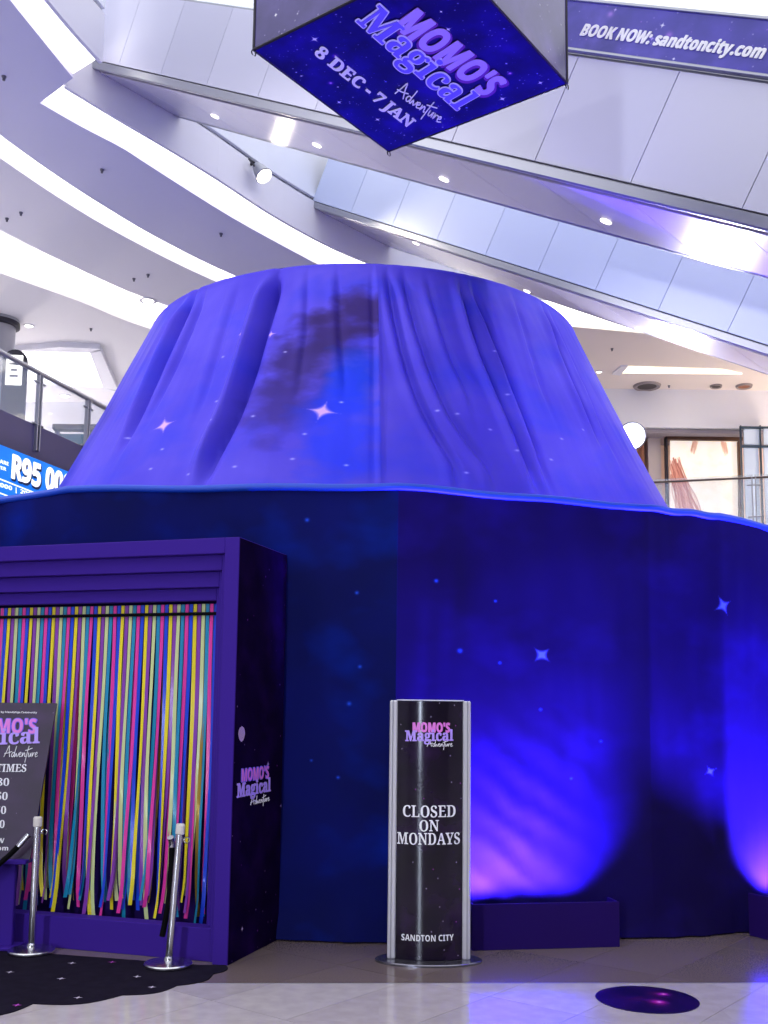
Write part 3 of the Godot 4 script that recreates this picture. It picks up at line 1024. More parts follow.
func wall_at(px: float, py: float) -> Vector2:      # (arc length, height)
	var s := 0.0
	for i in 6:
		var a: Vector2 = wall_pts[i]
		var b: Vector2 = wall_pts[i + 1]
		var e := b - a
		var p := on_plane(px, py, Vector3(a.x, 0, a.y), Vector3(e.y, 0, -e.x))
		var f := (Vector2(p.x, p.z) - a).dot(e) / e.length_squared()
		if f >= 0.0 and f <= 1.0 and p.z < 0:
			return Vector2(s + f * e.length(), p.y)
		s += e.length()
	return Vector2(-1, -1)

func build_tent() -> void:
	var o := thing("hat_tent", "huge hat shaped tent draped in starry deep blue fabric", "tent", Vector3(CC.x, 0, CC.y))
	var off := -o.position
	# ---- wall drape, the crown's fabric darkened in colour for its shade
	var total := 0.0
	for i in 6:
		total += wall_pts[i].distance_to(wall_pts[i + 1])
	var tw := 1200
	var th := 384
	var nz := noise(41, 0.006, 4)
	var nb := noise(43, 0.012, 4)
	var img := Image.create(tw, th, false, Image.FORMAT_RGB8)
	var seam: float = wall_pts[0].distance_to(wall_pts[1]) + wall_pts[1].distance_to(wall_pts[2])
	for x in tw:
		var s := float(x) / tw * total
		for y in th:
			var a := clampf(nz.get_noise_2d(x, y) * 0.9 + 0.5, 0, 1)
			var b := clampf(nb.get_noise_2d(x * 0.8, y) * 1.7 - 0.1, 0, 1)
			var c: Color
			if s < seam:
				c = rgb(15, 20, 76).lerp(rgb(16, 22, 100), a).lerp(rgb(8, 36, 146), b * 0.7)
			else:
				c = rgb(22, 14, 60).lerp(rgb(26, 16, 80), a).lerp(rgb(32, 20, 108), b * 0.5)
			img.set_pixel(x, y, c)
	var wp := func(px, py):
		var q := wall_at(px, py)
		return Vector2(q.x / total * tw, (1.0 - q.y / 3.46) * th)
	for s in [[543, 654, 8.0], [723, 605, 9.0], [712, 771, 5.0]]:
		var c0: Vector2 = wp.call(s[0], s[1])
		spark(img, c0.x, c0.y, s[2] * 1.5, rgb(90, 120, 255), PI / 4 if s[0] == 543 else 0.5)
	for s in [[460, 650, 1.8], [496, 600, 1.1], [501, 662, 1.1], [436, 580, 1.5], [356, 592, 1.4], [359, 666, 1.4], [348, 703, 1.7], [306, 519, 1.7], [543, 709, 1.0], [337, 777, 1.2], [310, 760, 1.0], [603, 741, 0.9], [576, 779, 1.0]]:
		var c0: Vector2 = wp.call(s[0], s[1])
		dot(img, c0.x, c0.y, s[2] * 1.1, rgb(40, 90, 255))
	var fabric := printed(img, 0.7)
	fabric.metallic_specular = 0.15
	var st := mb(true)
	var fold := noise(51, 0.9, 3)
	var rows := 44
	var s_acc := 0.0
	for i in wall_pts.size() - 1:
		var a: Vector2 = wall_pts[i]
		var b: Vector2 = wall_pts[i + 1]
		var L := a.distance_to(b)
		var cols := int(L / (0.045 if i < 6 else 0.4)) + 2
		var grid := []
		var e := (b - a).normalized()
		var nn := Vector2(-e.y, e.x)
		if nn.dot(a - CC) < 0:
			nn = -nn
		for j in cols + 1:
			var f := float(j) / cols
			var s := s_acc + f * L
			var base := a.lerp(b, f)
			var hgt := lerpf(wall_top[i], wall_top[i + 1], f) + 0.008 * sin(s * 9.0)
			var edge := smoothstep(0.0, 0.12, f) * smoothstep(0.0, 0.12, 1.0 - f)
			var col := []
			for k in rows + 1:
				var v := float(k) / rows
				var y := lerpf(hgt, 0.012, v)
				var dsp := 0.02 * fold.get_noise_2d(s * 1.6, y * 0.22) + 0.008 * fold.get_noise_2d(s * 5.0, y * 0.5)
				dsp *= edge
				dsp -= 0.05 * sin(PI * f) * sin(PI * v)          # slack hanging between the poles
				# slanting tension folds low on the right hand face
				if i == 2:
					var g := exp(-pow((f - 0.5) / 0.24, 2)) * smoothstep(0.45, 0.75, v)
					dsp += 0.016 * g * sin((f * L * 0.62 + (y - 0.3) * 0.9) * 26.0 + 2.0 * fold.get_noise_2d(s * 2.0, y * 2.0))
					dsp -= 0.15 * edge * exp(-pow((f - 0.55) / 0.4, 2)) * smoothstep(0.35, 0.85, v) * (1.0 - 0.5 * smoothstep(0.95, 1.0, v))
				dsp += 0.06 * edge * smoothstep(0.93, 1.0, v) * (0.3 + fold.get_noise_2d(s * 3.0, 7.0))
				var p := base + nn * dsp
				col.append([Vector3(p.x, y, p.y) + off, Vector2(s / total, 1.0 - y / 3.46)])
			grid.append(col)
		add_grid(st, grid, Vector3(nn.x, 0, nn.y))
		s_acc += L
	part(o, "wall_drape", st, fabric, "star printed wall drape, shade put into its dark navy")
	# ---- rolled brim edge and roof
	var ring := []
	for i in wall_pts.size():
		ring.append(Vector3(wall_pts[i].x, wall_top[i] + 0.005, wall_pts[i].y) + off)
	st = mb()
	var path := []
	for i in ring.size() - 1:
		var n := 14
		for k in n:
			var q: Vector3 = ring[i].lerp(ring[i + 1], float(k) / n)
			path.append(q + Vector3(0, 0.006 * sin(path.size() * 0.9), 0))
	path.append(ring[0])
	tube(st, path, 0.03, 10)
	part(o, "brim_edge", st, mat(rgb(14, 72, 196), 0.5), "rolled edge of the brim, light from above put into its brighter blue")  # brighter blue stands for light catching the top of the roll
	st = mb()
	for i in path.size() - 1:
		var a: Vector3 = path[i]
		var b: Vector3 = path[i + 1]
		var ia := Vector3(a.x, 0, a.z).normalized() * 3.5 + Vector3(0, 3.36, 0)
		var ib := Vector3(b.x, 0, b.z).normalized() * 3.5 + Vector3(0, 3.36, 0)
		quad(st, a, b, ib, ia, Vector3.UP)
	part(o, "brim_roof", st, mat(rgb(22, 18, 110), 0.55))
	# ---- crown drape, the wall's fabric in a brighter colour for its light
	var arc := deg_to_rad(210.0)
	tw = 1000
	th = 420
	img = Image.create(tw, th, false, Image.FORMAT_RGB8)
	var n1 := noise(61, 0.007, 4)
	var n2 := noise(63, 0.010, 4)
	for y in th:
		for x in tw:
			var a := clampf(n1.get_noise_2d(x, y * 0.7) * 1.1 + 0.5, 0, 1)
			var b := clampf(n2.get_noise_2d(x, y * 0.8) * 1.6, 0, 1)
			img.set_pixel(x, y, rgb(76, 64, 202).lerp(rgb(92, 80, 212), a).lerp(rgb(48, 56, 212), b * 0.5))
	var cp := func(px, py):
		var q := crown_at(px, py)
		return Vector2((q.x / arc + 0.5) * tw, (1.0 - q.y) * th)
	# the print's brown violet nebula runs slantwise across the folds and stops at the panel seam, blue gas below it
	var seam_u: float = Vector2(cp.call(379, 380)).x
	for cl in [[358, 312, 30, 22, rgb(52, 34, 98), 0.85], [330, 332, 32, 24, rgb(52, 34, 98), 0.85], [304, 366, 30, 30, rgb(54, 38, 106), 0.8], [284, 402, 26, 34, rgb(58, 42, 122), 0.7], [352, 380, 22, 26, rgb(20, 60, 214), 0.8], [340, 430, 30, 44, rgb(34, 58, 236), 0.7]]:
		var c0: Vector2 = cp.call(cl[0], cl[1])
		var rx: float = cl[2] / 90.0 / 3.1 / arc * tw
		var ry: float = cl[3] / 90.0 / (CH1 - CH0) * th
		for y in range(int(c0.y - ry * 1.6), int(c0.y + ry * 1.6)):
			for x in range(int(c0.x - rx * 1.6), int(c0.x + rx * 1.6)):
				if x > seam_u:
					continue
				var dd := Vector2((x - c0.x) / rx, (y - c0.y) / ry).length() + n2.get_noise_2d(x * 2.2, y * 2.2) * 0.7
				blend_px(img, x, y, cl[4], cl[5] * clampf(1.4 - dd, 0, 1))
	for s in [[166, 426, 16, 0.3], [322, 412, 18, -0.25], [243, 335, 8, 0.0], [270, 334, 8, 0.0]]:
		var c0: Vector2 = cp.call(s[0], s[1])
		spark(img, c0.x, c0.y, s[2] * 1.3, rgb(214, 170, 255), s[3], 1.4)
	for s in [[285, 352], [223, 357], [218, 402], [341, 403], [305, 435], [293, 460], [237, 468], [346, 467], [254, 417], [155, 470], [193, 476], [165, 450], [128, 438], [218, 424], [492, 352], [435, 412], [456, 414], [505, 395], [580, 430], [559, 439], [548, 460], [463, 474], [488, 430], [512, 452]]:
		var c0: Vector2 = cp.call(s[0], s[1])
		dot(img, c0.x, c0.y, 1.7, rgb(190, 190, 255), 0.85)
	var cf := printed(img, 0.5)
	cf.metallic_specular = 0.2
	var folds := []
	for f in [[[[279, 274], [262, 330], [241, 400], [214, 462]], 0.075, 0.2], [[[197, 290], [170, 345], [134, 430]], 0.06, 0.13], [[[208, 285], [186, 340], [160, 400]], 0.05, 0.05],
			[[[388, 276], [398, 330], [418, 400], [452, 466]], 0.055, 0.06], [[[405, 282], [424, 350], [452, 420], [488, 470]], 0.06, 0.06], [[[430, 290], [448, 350], [470, 400]], 0.05, 0.035],
			[[[463, 292], [478, 345], [500, 400], [528, 472]], 0.055, 0.08], [[[477, 300], [500, 356], [524, 420], [540, 470]], 0.045, 0.06], [[[548, 318], [566, 370], [590, 425]], 0.06, 0.075], [[[560, 335], [585, 390], [605, 440]], 0.04, 0.03],
			[[[308, 270], [306, 330], [300, 380]], 0.05, 0.025], [[[338, 268], [341, 340], [345, 380]], 0.05, 0.025], [[[376, 268], [378, 350], [379, 484]], 0.03, -0.03], [[[240, 280], [222, 340], [205, 400]], 0.06, 0.025], [[[515, 300], [530, 350], [545, 400]], 0.05, 0.02]]:
		var line := []
		for q in smooth_line(f[0], 4):
			var c := crown_at(q[0], q[1])
			if c.x < 10:
				line.append(c)
		folds.append([line, f[1] * 0.62, f[2] * 1.25])
	st = mb(true)
	var crease := noise(71, 1.0, 3)
	rows = 46
	for half in [[-arc / 2, arc / 2, 560], [arc / 2, TAU - arc / 2, 50]]:
		var grid := []
		for j in int(half[2]) + 1:
			var an: float = lerpf(half[0], half[1], float(j) / half[2])
			var col := []
			for k in rows + 6:
				var t := 1.0 - float(k - 5) / rows
				var r: float
				var y: float
				if k < 5:
					var w := k / 5.0 * PI / 2
					r = crown_r(1.0) - 0.05 + 0.05 * sin(w)
					y = CH1 + 0.045 * cos(w) - 0.0
					t = 1.0
				else:
					t = clampf(t, 0, 1)
					r = crown_r(t)
					y = lerpf(CH0, CH1, t)
				var dsp := 0.0
				for f in folds:
					var line: Array = f[0]
					var lo: Vector2 = line[-1]
					var hi: Vector2 = line[0]
					if t > hi.y + 0.2 or t < lo.y - 0.15:
						continue
					var x := hi.x
					if t < hi.y:
						x = lo.x
						for i in line.size() - 1:
							if t <= line[i].y and t >= line[i + 1].y:
								x = lerpf(line[i + 1].x, line[i].x, (t - line[i + 1].y) / maxf(line[i].y - line[i + 1].y, 1e-4))
								break
						if t < lo.y and line.size() > 1:
							x = lo.x
					var dx := (an - x) * r
					if absf(dx) > 0.6:
						continue
					var fade := smoothstep(lo.y - 0.15, lo.y + 0.12, t) * (1.0 - 0.6 * smoothstep(hi.y - 0.05, hi.y + 0.1, t))
					var w: float = f[1]
					dsp += f[2] * fade * (-exp(-pow(absf(dx) / w, 1.5)) + 0.55 * exp(-pow((dx + 2.2 * w) / (1.5 * w), 2)))
				dsp += 0.014 * crease.get_noise_2d(an * 7.0, t * 0.8)
				dsp *= 1.0 - 0.9 * smoothstep(0.86, 1.0, t)
				dsp += 0.1 * pow(1.0 - t, 3)
				r += dsp
				col.append([Vector3(sin(an) * r, y, cos(an) * r), Vector2(an / arc + 0.5, 1.0 - t)])
			grid.append(col)
		add_grid(st, grid, Vector3.ZERO, Vector3(0, 4.5, 0))
	part(o, "crown_drape", st, cf, "pleated crown drape, light put into its bright blue violet")
	st = mb()
	lathe(st, [Vector2(0, CH1 - 0.12), Vector2(1.5, CH1 - 0.08), Vector2(2.5, CH1 + 0.045)], 48)
	part(o, "crown_top", st, mat(rgb(44, 36, 190), 0.5))

func add_grid(st: SurfaceTool, grid: Array, out: Vector3, from := Vector3.INF) -> void:
	for j in grid.size() - 1:
		for k in grid[j].size() - 1:
			var a: Array = grid[j][k]
			var b: Array = grid[j + 1][k]
			var c: Array = grid[j + 1][k + 1]
			var d: Array = grid[j][k + 1]
			var o := out
			if from != Vector3.INF:
				o = a[0] - from
				o.y = 0
			var order := [a, b, c, a, c, d]
			if (c[0] - a[0]).cross(b[0] - a[0]).dot(o) < 0:
				order = [a, c, b, a, d, c]
			for v in order:
				st.set_uv(v[1])
				st.add_vertex(v[0])

# ================================================================= entrance gate
func build_gate() -> void:
	var G := Vector3(-1.019, 0, -7.219)
	var turn := -deg_to_rad(17.3)
	var W := 3.4
	var H := 2.91
	var D := 0.86
	var o := thing("entrance_gate", "deep purple stepped portal frame with a dark starry side panel", "gate", G, turn)
	# nested stepped frames: [side inset, top inset, set back, side width, lintel height]
	var steps := [[0.0, 0.0, 0.0, 0.112, 0.112], [0.112, 0.112, 0.055, 0.045, 0.112], [0.157, 0.224, 0.11, 0.045, 0.112], [0.202, 0.336, 0.165, 0.045, 0.09]]
	for i in 4:
		var s: Array = steps[i]
		var zc: float = -s[2] - (D - s[2]) * 0.5 + (0.0 if i > 0 else 0.0)
		var dz: float = D - s[2] if i == 0 else 0.055
		if i > 0:
			zc = -s[2] - 0.0275
		var st := mb()
		cbox(st, Vector3(-s[0] - s[3] * 0.5, (H - s[1]) * 0.5, zc), Vector3(s[3], H - s[1], dz), 0.004)
		part(o, "jamb", st, M.purple)
		st = mb()
		if i == 0:
			zc = -0.25
			dz = 0.5
		cbox(st, Vector3(-W + s[0] + s[3] * 0.5, (H - s[1]) * 0.5, zc), Vector3(s[3], H - s[1], dz), 0.004)
		part(o, "jamb", st, M.purple)
		st = mb()
		cbox(st, Vector3(-W * 0.5, H - s[1] - s[4] * 0.5, zc), Vector3(W - 2.0 * (s[0] + s[3]), s[4], dz), 0.004)
		part(o, "lintel", st, M.purple)
	var st := mb()
	cbox(st, Vector3(-W * 0.5, 0.11, -0.125), Vector3(W - 0.3, 0.22, 0.13), 0.004)
	part(o, "threshold", st, M.purple)
	st = mb()
	cbox(st, Vector3(-W * 0.5, H * 0.5, -0.46), Vector3(W - 0.24, H - 0.03, 0.03), 0.0)
	part(o, "back_panel", st, M.purple_dark)
	st = mb()
	cbox(st, Vector3(-W * 0.5, H - 0.13, -0.3), Vector3(W - 0.24, 0.02, 0.3), 0.0)
	part(o, "roof_panel", st, M.purple_dark)
	# printed side panel
	var img := galaxy(160, 560, 81, rgb(16, 4, 36), rgb(24, 8, 50), rgb(34, 10, 66), 0.015, 34, [rgb(190, 170, 230), rgb(230, 210, 250), rgb(180, 90, 210)], 3)
	st = mb()
	var side_mat := printed(img, 0.75)
	side_mat.metallic_specular = 0.1
	var x := 0.004
	uvquad(st, Vector3(x, H - 0.006, -0.004), Vector3(x, H - 0.006, -D), Vector3(x, 0.004, -D), Vector3(x, 0.004, -0.004))
	var spf := part(o, "side_print", st, side_mat, "near black violet side panel with printed stars")
	# lettering and little balloon on the side
	var sn := o.global_transform.basis.x
	var sq := G + sn * 0.006
	var pf := func(px, py): return on_plane(px, py, sq, sn)
	letters(spf, "lettering", "MOMO'S", "sans", M.letter_blue, pf.call(241, 782), pf.call(268, 778), pf.call(241.3, 769), sn, 0.003, 0.006)
	letters(spf, "lettering", "MOMO'S", "sans", M.letter_pink, pf.call(241, 782), pf.call(268, 778), pf.call(241.3, 769), sn, 0.003, 0.0, 0.004)
	letters(spf, "lettering", "Magical", "serif", M.letter_lilac, pf.call(236, 802), pf.call(269.5, 795), pf.call(236.3, 783), sn, 0.003, 0.003, 0.004)
	handwriting(spf, "lettering", M.letter_white, pf.call(250, 805), pf.call(269, 800.5), pf.call(250, 797), sn, 0.006, 0.005)
	st = mb()
	var bc: Vector3 = o.global_transform.affine_inverse() * Vector3(pf.call(241.5, 734))
	var bb := Basis(Vector3(0, 0, 1), Vector3(1, 0, 0), Vector3(0, 1, 0))
	for k in 6:
		var a0 := -1.0 + k / 3.0
		for j in 8:
			var y0 := -1.0 + j / 4.0
			var y1 := y0 + 0.25
			var w0 := sqrt(maxf(0, 1 - y0 * y0)) * (1.0 if y0 > 0 else 1.0 + y0 * 0.25)
			var w1 := sqrt(maxf(0, 1 - y1 * y1)) * (1.0 if y1 > 0 else 1.0 + y1 * 0.25)
			quad(st, bc + Vector3(0.002, y0 * 0.055, -a0 * w0 * 0.055), bc + Vector3(0.002, y1 * 0.055, -a0 * w1 * 0.055), bc + Vector3(0.002, y1 * 0.055, -(a0 + 0.28) * w1 * 0.055), bc + Vector3(0.002, y0 * 0.055, -(a0 + 0.28) * w0 * 0.055), Vector3.RIGHT)
	part(o, "printed_balloon", st, mat(rgb(206, 176, 214), 0.5), "small pale striped balloon print")
	# ---- streamer curtain
	var c := thing("streamer_curtain", "curtain of glossy multicoloured ribbon streamers hanging in the purple portal", "curtain", o.to_global(Vector3(-W * 0.5, 0, -0.262)), turn)
	st = mb()
	var half := W * 0.5 - 0.247
	tube(st, [Vector3(-half, 2.395, 0.03), Vector3(half, 2.395, 0.03)], 0.012, 8)
	part(c, "rod", st, M.black)
	var cols := [rgb(244, 226, 40), rgb(140, 62, 178), rgb(214, 226, 158), rgb(22, 146, 190), rgb(238, 60, 170), rgb(20, 70, 226)]
	var cm := []
	for q in cols:
		var m := mat(q, 0.28, 0.0)
		m.clearcoat_enabled = true
		m.clearcoat = 0.3
		m.clearcoat_roughness = 0.15
		cm.append(m)
	var gold := mat(rgb(176, 142, 52), 0.3, 0.3)
	var rg := RandomNumberGenerator.new()
	rg.seed = 77
	var pitchx := 0.0335
	var count := int(2 * half / pitchx)
	for layer in 2:
		for k in count:
			if layer == 1 and rg.randf() < 0.35:
				continue
			var xx := half - 0.016 - k * pitchx - (0.017 if layer == 1 else 0.0)
			var m: Material = cm[[0, 5, 4, 3, 2, 1][k % 6]]
			if layer == 1:
				m = gold if rg.randf() < 0.2 else cm[rg.randi() % 6]
			st = mb(true)
			var len := rg.randf_range(2.13, 2.29) - layer * 0.05
			var ph := rg.randf() * TAU
			var amp := rg.randf_range(0.1, 0.9)
			var drift := rg.randf_range(-0.05, 0.015)
			var prev := []
			var n := 22
			for i in n + 1:
				var f := float(i) / n
				var y := 2.47 - f * len
				var twist := amp * f * sin(ph + f * rg.randf_range(4.6, 5.0)) * 1.1
				var wv := 0.0138 * cos(twist)
				var dz := 0.0138 * sin(twist)
				var cx := xx + drift * f * f + 0.010 * sin(ph * 2.0 + f * 6.0) * f
				if f > 0.93:
					cx += (f - 0.93) * rg.randf_range(0.2, 0.3) * (-1.0 if ph > 3.0 else 1.0)
				var zc := -layer * 0.025 + 0.03 * f * sin(ph + f * 3.0)
				var cur := [Vector3(cx - wv, y, zc - dz), Vector3(cx + wv, y, zc + dz)]
				if i > 0:
					quad(st, prev[0], prev[1], cur[1], cur[0], Vector3(0, 0, 1))
				prev = cur
			part(c, "streamer", st, m)

# ================================================================= hanging cube
func build_cube() -> void:
	var h := 5.5
	var L := on_y(254, 48, h)
	var B := on_y(390, 155, h)
	var R := on_y(566, 85, h)
	var ctr := (L + R) * 0.5
	var s := 1.335
	var ex := ((B - L).normalized() + (R - B).normalized().cross(Vector3.UP) * 1.0)
	ex = (B - L).normalized()
	var ey := (R - B).normalized()
	# square the two measured edges up
	var bis := (ex - ey).normalized()
	var perp := Vector3(-bis.z, 0, bis.x)
	if perp.dot(ex + ey) < 0:
		perp = -perp
	ex = (perp + bis).normalized()
	ey = (perp - bis).normalized()
	var turn := atan2(-ex.z, ex.x)
	var o := thing("hanging_cube", "large starry blue printed cube hanging from cables, show dates on its underside", "hanging sign", Vector3(ctr.x, h, ctr.z), turn)
	var img := galaxy(640, 640, 91, rgb(9, 2, 86), rgb(19, 5, 130), rgb(40, 10, 164), 0.006, 420, [rgb(190, 190, 255), rgb(255, 255, 255), rgb(120, 130, 255)], 14)
	var rs := RandomNumberGenerator.new()
	rs.seed = 4
	for k in 130:
		dot(img, rs.randf() * 640, rs.randf() * 640, rs.randf_range(1.4, 2.6), rgb(215, 215, 255), 0.9)
	for q in [[596, 190, 13], [540, 400, 12], [470, 560, 11], [60, 470, 14], [235, 150, 11], [330, 600, 10], [590, 60, 10]]:
		spark(img, q[0], q[1], q[2] * 1.4, rgb(240, 240, 255))
	for q in [[500, 110], [150, 470], [240, 560], [120, 80], [560, 330]]:
		dot(img, q[0], q[1], 9, rgb(150, 60, 220), 0.8)
		dot(img, q[0], q[1], 3.5, rgb(240, 190, 255), 1.0)
	var H := s * 0.5
	# local axes: x along the lettering, z away from the letters' top, y up
	var zl := o.global_transform.basis.z
	var sgn := -1.0 if zl.dot(ey) > 0 else 1.0    # letters' up direction is -sgn*z
	var st := mb()
	cbox(st, Vector3(0, H, 0), Vector3(s - 0.01, s, s - 0.01), 0.004)
	part(o, "box", st, M.dark)
	st = mb()
	var ul := -sgn * H
	# underside, seen from below: left = -x, top = letters' up
	uvquad(st, Vector3(-H, -0.004, ul), Vector3(H, -0.004, ul), Vector3(H, -0.004, -ul), Vector3(-H, -0.004, -ul))
	var uf := part(o, "underside_print", st, printed(img, 0.35), "vivid blue starry underside")
	var img2 := galaxy(320, 320, 97, rgb(60, 52, 110), rgb(84, 72, 140), rgb(110, 92, 170), 0.01, 110, [rgb(220, 200, 255), rgb(255, 255, 255)], 8)
	dot(img2, 60, 250, 9, rgb(220, 170, 255), 0.9)
	var sm := printed(img2, 0.18)
	for k in 4:
		st = mb()
		var bs := Basis(Vector3.UP, k * PI / 2)
		uvquad(st, bs * Vector3(-H, s, H), bs * Vector3(H, s, H), bs * Vector3(H, 0, H), bs * Vector3(-H, 0, H))
		part(o, "side_print", st, sm)
	var fr := mat(rgb(20, 14, 40), 0.5)
	for k in 4:
		var bs := Basis(Vector3.UP, k * PI / 2)
		for y in [0.0, s]:
			st = mb()
			tube(st, [bs * Vector3(-H, y, H), bs * Vector3(H, y, H)], 0.009, 6)
			part(o, "frame_edge", st, fr)
		st = mb()
		tube(st, [bs * Vector3(H, 0, H), bs * Vector3(H, s, H)], 0.009, 6)
		part(o, "frame_edge", st, fr)
		st = mb()
		var rc: Vector3 = bs * Vector3(H, -0.02, H)
		var rp := []
		for i in 9:
			rp.append(rc + Vector3(cos(i * TAU / 8) * 0.017, sin(i * TAU / 8) * 0.017, 0))
		tube(st, rp, 0.004, 5)
		part(o, "corner_ring", st, M.dark)
		st = mb()
		tube(st, [bs * Vector3(H * 0.9, s, H * 0.9), Vector3(0, s + 2.2, 0)], 0.006, 5)
		part(o, "cable", st, M.dark)
	st = mb()
	tube(st, [Vector3(0, s + 2.2, 0), Vector3(0, 16 - h, 0)], 0.008, 5)
	part(o, "cable", st, M.dark)
	# lettering on the underside
	var dn := Vector3.DOWN
	var q := Vector3(0, h - 0.006, 0)
	var pf := func(px, py): return on_plane(px, py, q, dn)
	letters(uf, "lettering", "MOMO'S", "sans", mat(rgb(120, 50, 170), 0.5), pf.call(392, 27), pf.call(483, 97.5), pf.call(418, 9), dn, 0.003, 0.016)
	letters(uf, "lettering", "MOMO'S", "sans", M.letter_lilac, pf.call(393, 25), pf.call(483, 95), pf.call(418, 7), dn, 0.004, 0.006, 0.004)
	letters(uf, "lettering", "Magical", "serif", mat(rgb(226, 226, 255), 0.5), pf.call(349, 25), pf.call(450, 113), pf.call(381, 2), dn, 0.003, 0.010, 0.004)
	letters(uf, "lettering", "Magical", "serif", M.letter_blue, pf.call(349, 25), pf.call(450, 113), pf.call(381, 2), dn, 0.004, 0.0, 0.008)
	handwriting(uf, "lettering", M.letter_white, pf.call(395, 92), pf.call(440, 122), pf.call(402, 79), dn, 0.009, 0.01)
	letters(uf, "lettering", "8 DEC - 7 JAN", "serif", M.letter_white, pf.call(311, 56), pf.call(405, 129), pf.call(322, 45), dn, 0.004, 0.002)

# ================================================================= totem sign
func build_totem() -> void:
	var p := on_y(428.5, 961, 0)
	var hh := 1.765
	var o := thing("totem_sign", "free standing curved totem sign saying closed on Mondays, aluminium side rails", "sign", Vector3(p.x, 0, p.z))
	var st := mb()
	lathe(st, [Vector2(0, 0.0), Vector2(0.37, 0.0), Vector2(0.37, 0.012), Vector2(0.362, 0.018), Vector2(0, 0.02)], 48, Vector3.ZERO, 1.0, 0.55)
	part(o, "base_plate", st, mat(rgb(120, 118, 128), 0.25, 0.8))
	var hw := 0.287
	var al := mat(rgb(222, 222, 228), 0.3, 0.35)
	for s in [-1, 1]:
		st = mb()
		cbox(st, Vector3(s * (hw - 0.029), 0.018 + hh * 0.5, 0.0), Vector3(0.055, hh, 0.07), 0.008)
		part(o, "side_rail", st, al)
		st = mb()
		cbox(st, Vector3(s * (hw - 0.024), 0.018 + hh * 0.5, 0.034), Vector3(0.008, hh, 0.008), 0.002)
		part(o, "rail_groove", st, mat(rgb(180, 180, 190), 0.3, 0.6))
	st = mb()
	cbox(st, Vector3(0, hh + 0.02, 0.0), Vector3(hw * 2 - 0.1, 0.008, 0.07), 0.002)
	part(o, "top_cap", st, al)
	var pw := hw - 0.055
	var bulge := 0.07
	var zf := func(x: float): return 0.02 + bulge * (1.0 - pow(x / pw, 2))
	var img := galaxy(220, 760, 101, rgb(17, 12, 26), rgb(30, 18, 44), rgb(46, 22, 66), 0.008, 0, [Color.WHITE])
	for q in [[0.63, 0.0, 0], [0.86, 0.008, 0], [0.5, 0.055, 0], [0.05, 0.088, 0], [0.88, 0.09, 1], [0.07, 0.185, 0], [0.8, 0.21, 0], [0.82, 0.315, 0], [0.96, 0.32, 1], [0.28, 0.345, 1], [0.4, 0.38, 1], [0.13, 0.56, 1], [0.97, 0.38, 0], [0.55, 0.655, 1], [0.9, 0.63, 0], [0.62, 0.69, 0], [0.45, 0.73, 0], [0.95, 0.735, 1], [0.65, 0.80, 0], [0.7, 0.855, 0], [0.9, 0.86, 1], [0.53, 0.895, 0], [0.72, 0.965, 0], [0.93, 0.99, 0], [0.25, 0.63, 0], [0.35, 0.99, 0]]:
		dot(img, q[0] * 220, q[1] * 752 + 4, 2.0, rgb(225, 215, 240) if q[2] == 0 else rgb(220, 90, 220), 0.95)
	var gm := printed(img, 0.16)
	st = mb(true)
	var grid := []
	for j in 25:
		var f := j / 24.0
		var xx := lerpf(-pw, pw, f)
		grid.append([[Vector3(xx, hh + 0.012, zf.call(xx)), Vector2(f, 0)], [Vector3(xx, 0.022, zf.call(xx)), Vector2(f, 1)]])
	add_grid(st, grid, Vector3(0, 0, 1))
	var cpn := part(o, "curved_panel", st, gm, "glossy near black violet poster panel with stars")
	st = mb()
	cbox(st, Vector3(0, 0.02 + hh * 0.5, -0.01), Vector3(pw * 2 + 0.02, hh - 0.01, 0.03), 0.0)
	part(o, "back_plate", st, M.dark)
	st = mb()
	for j in 24:
		var x0 := lerpf(-pw, pw, j / 24.0)
		var x1 := lerpf(-pw, pw, (j + 1) / 24.0)
		quad(st, Vector3(x0, hh + 0.013, 0), Vector3(x1, hh + 0.013, 0), Vector3(x1, hh + 0.013, zf.call(x1)), Vector3(x0, hh + 0.013, zf.call(x0)), Vector3.UP)
	part(o, "panel_lid", st, al)
	var nz := Vector3(0, 0, 1)
	var q := Vector3(p.x, 0, p.z + 0.09)
	var pf := func(px, py): return on_plane(px, py, q, nz)
	var bend := func(v: Vector3): return Vector3(v.x, v.y, v.z - 0.09 + 0.0015 + zf.call(v.x - p.x))
	letters(cpn, "lettering", "MOMO'S", "sans", M.letter_pink, pf.call(413, 732), pf.call(450, 732.5), pf.call(413, 722.5), nz, 0.002, 0.003, 0.0, bend)
	letters(cpn, "lettering", "Magical", "serif", M.letter_lilac, pf.call(405.5, 744.5), pf.call(453.5, 744), pf.call(405.5, 730), nz, 0.002, 0.002, 0.002, bend)
	handwriting(cpn, "lettering", M.letter_white, pf.call(427, 746.5), pf.call(453, 746.5), pf.call(427.5, 739.5), nz, 0.005, 0.004, bend)
	letters(cpn, "lettering", "CLOSED", "serif", M.letter_white, pf.call(403, 817.5), pf.call(456, 817.5), pf.call(403, 805.5), nz, 0.002, 0.0, 0.0, bend)
	letters(cpn, "lettering", "ON", "serif", M.letter_white, pf.call(419.5, 831.5), pf.call(439, 831.5), pf.call(419.5, 820), nz, 0.002, 0.0, 0.0, bend)
	letters(cpn, "lettering", "MONDAYS", "serif", M.letter_white, pf.call(397.3, 845), pf.call(460.5, 845), pf.call(397.3, 833), nz, 0.002, 0.0, 0.0, bend)
	letters(cpn, "lettering", "SANDTON CITY", "sans", M.letter_white, pf.call(401.5, 941.5), pf.call(454, 941.5), pf.call(401.5, 935), nz, 0.002, 0.0, 0.0, bend)

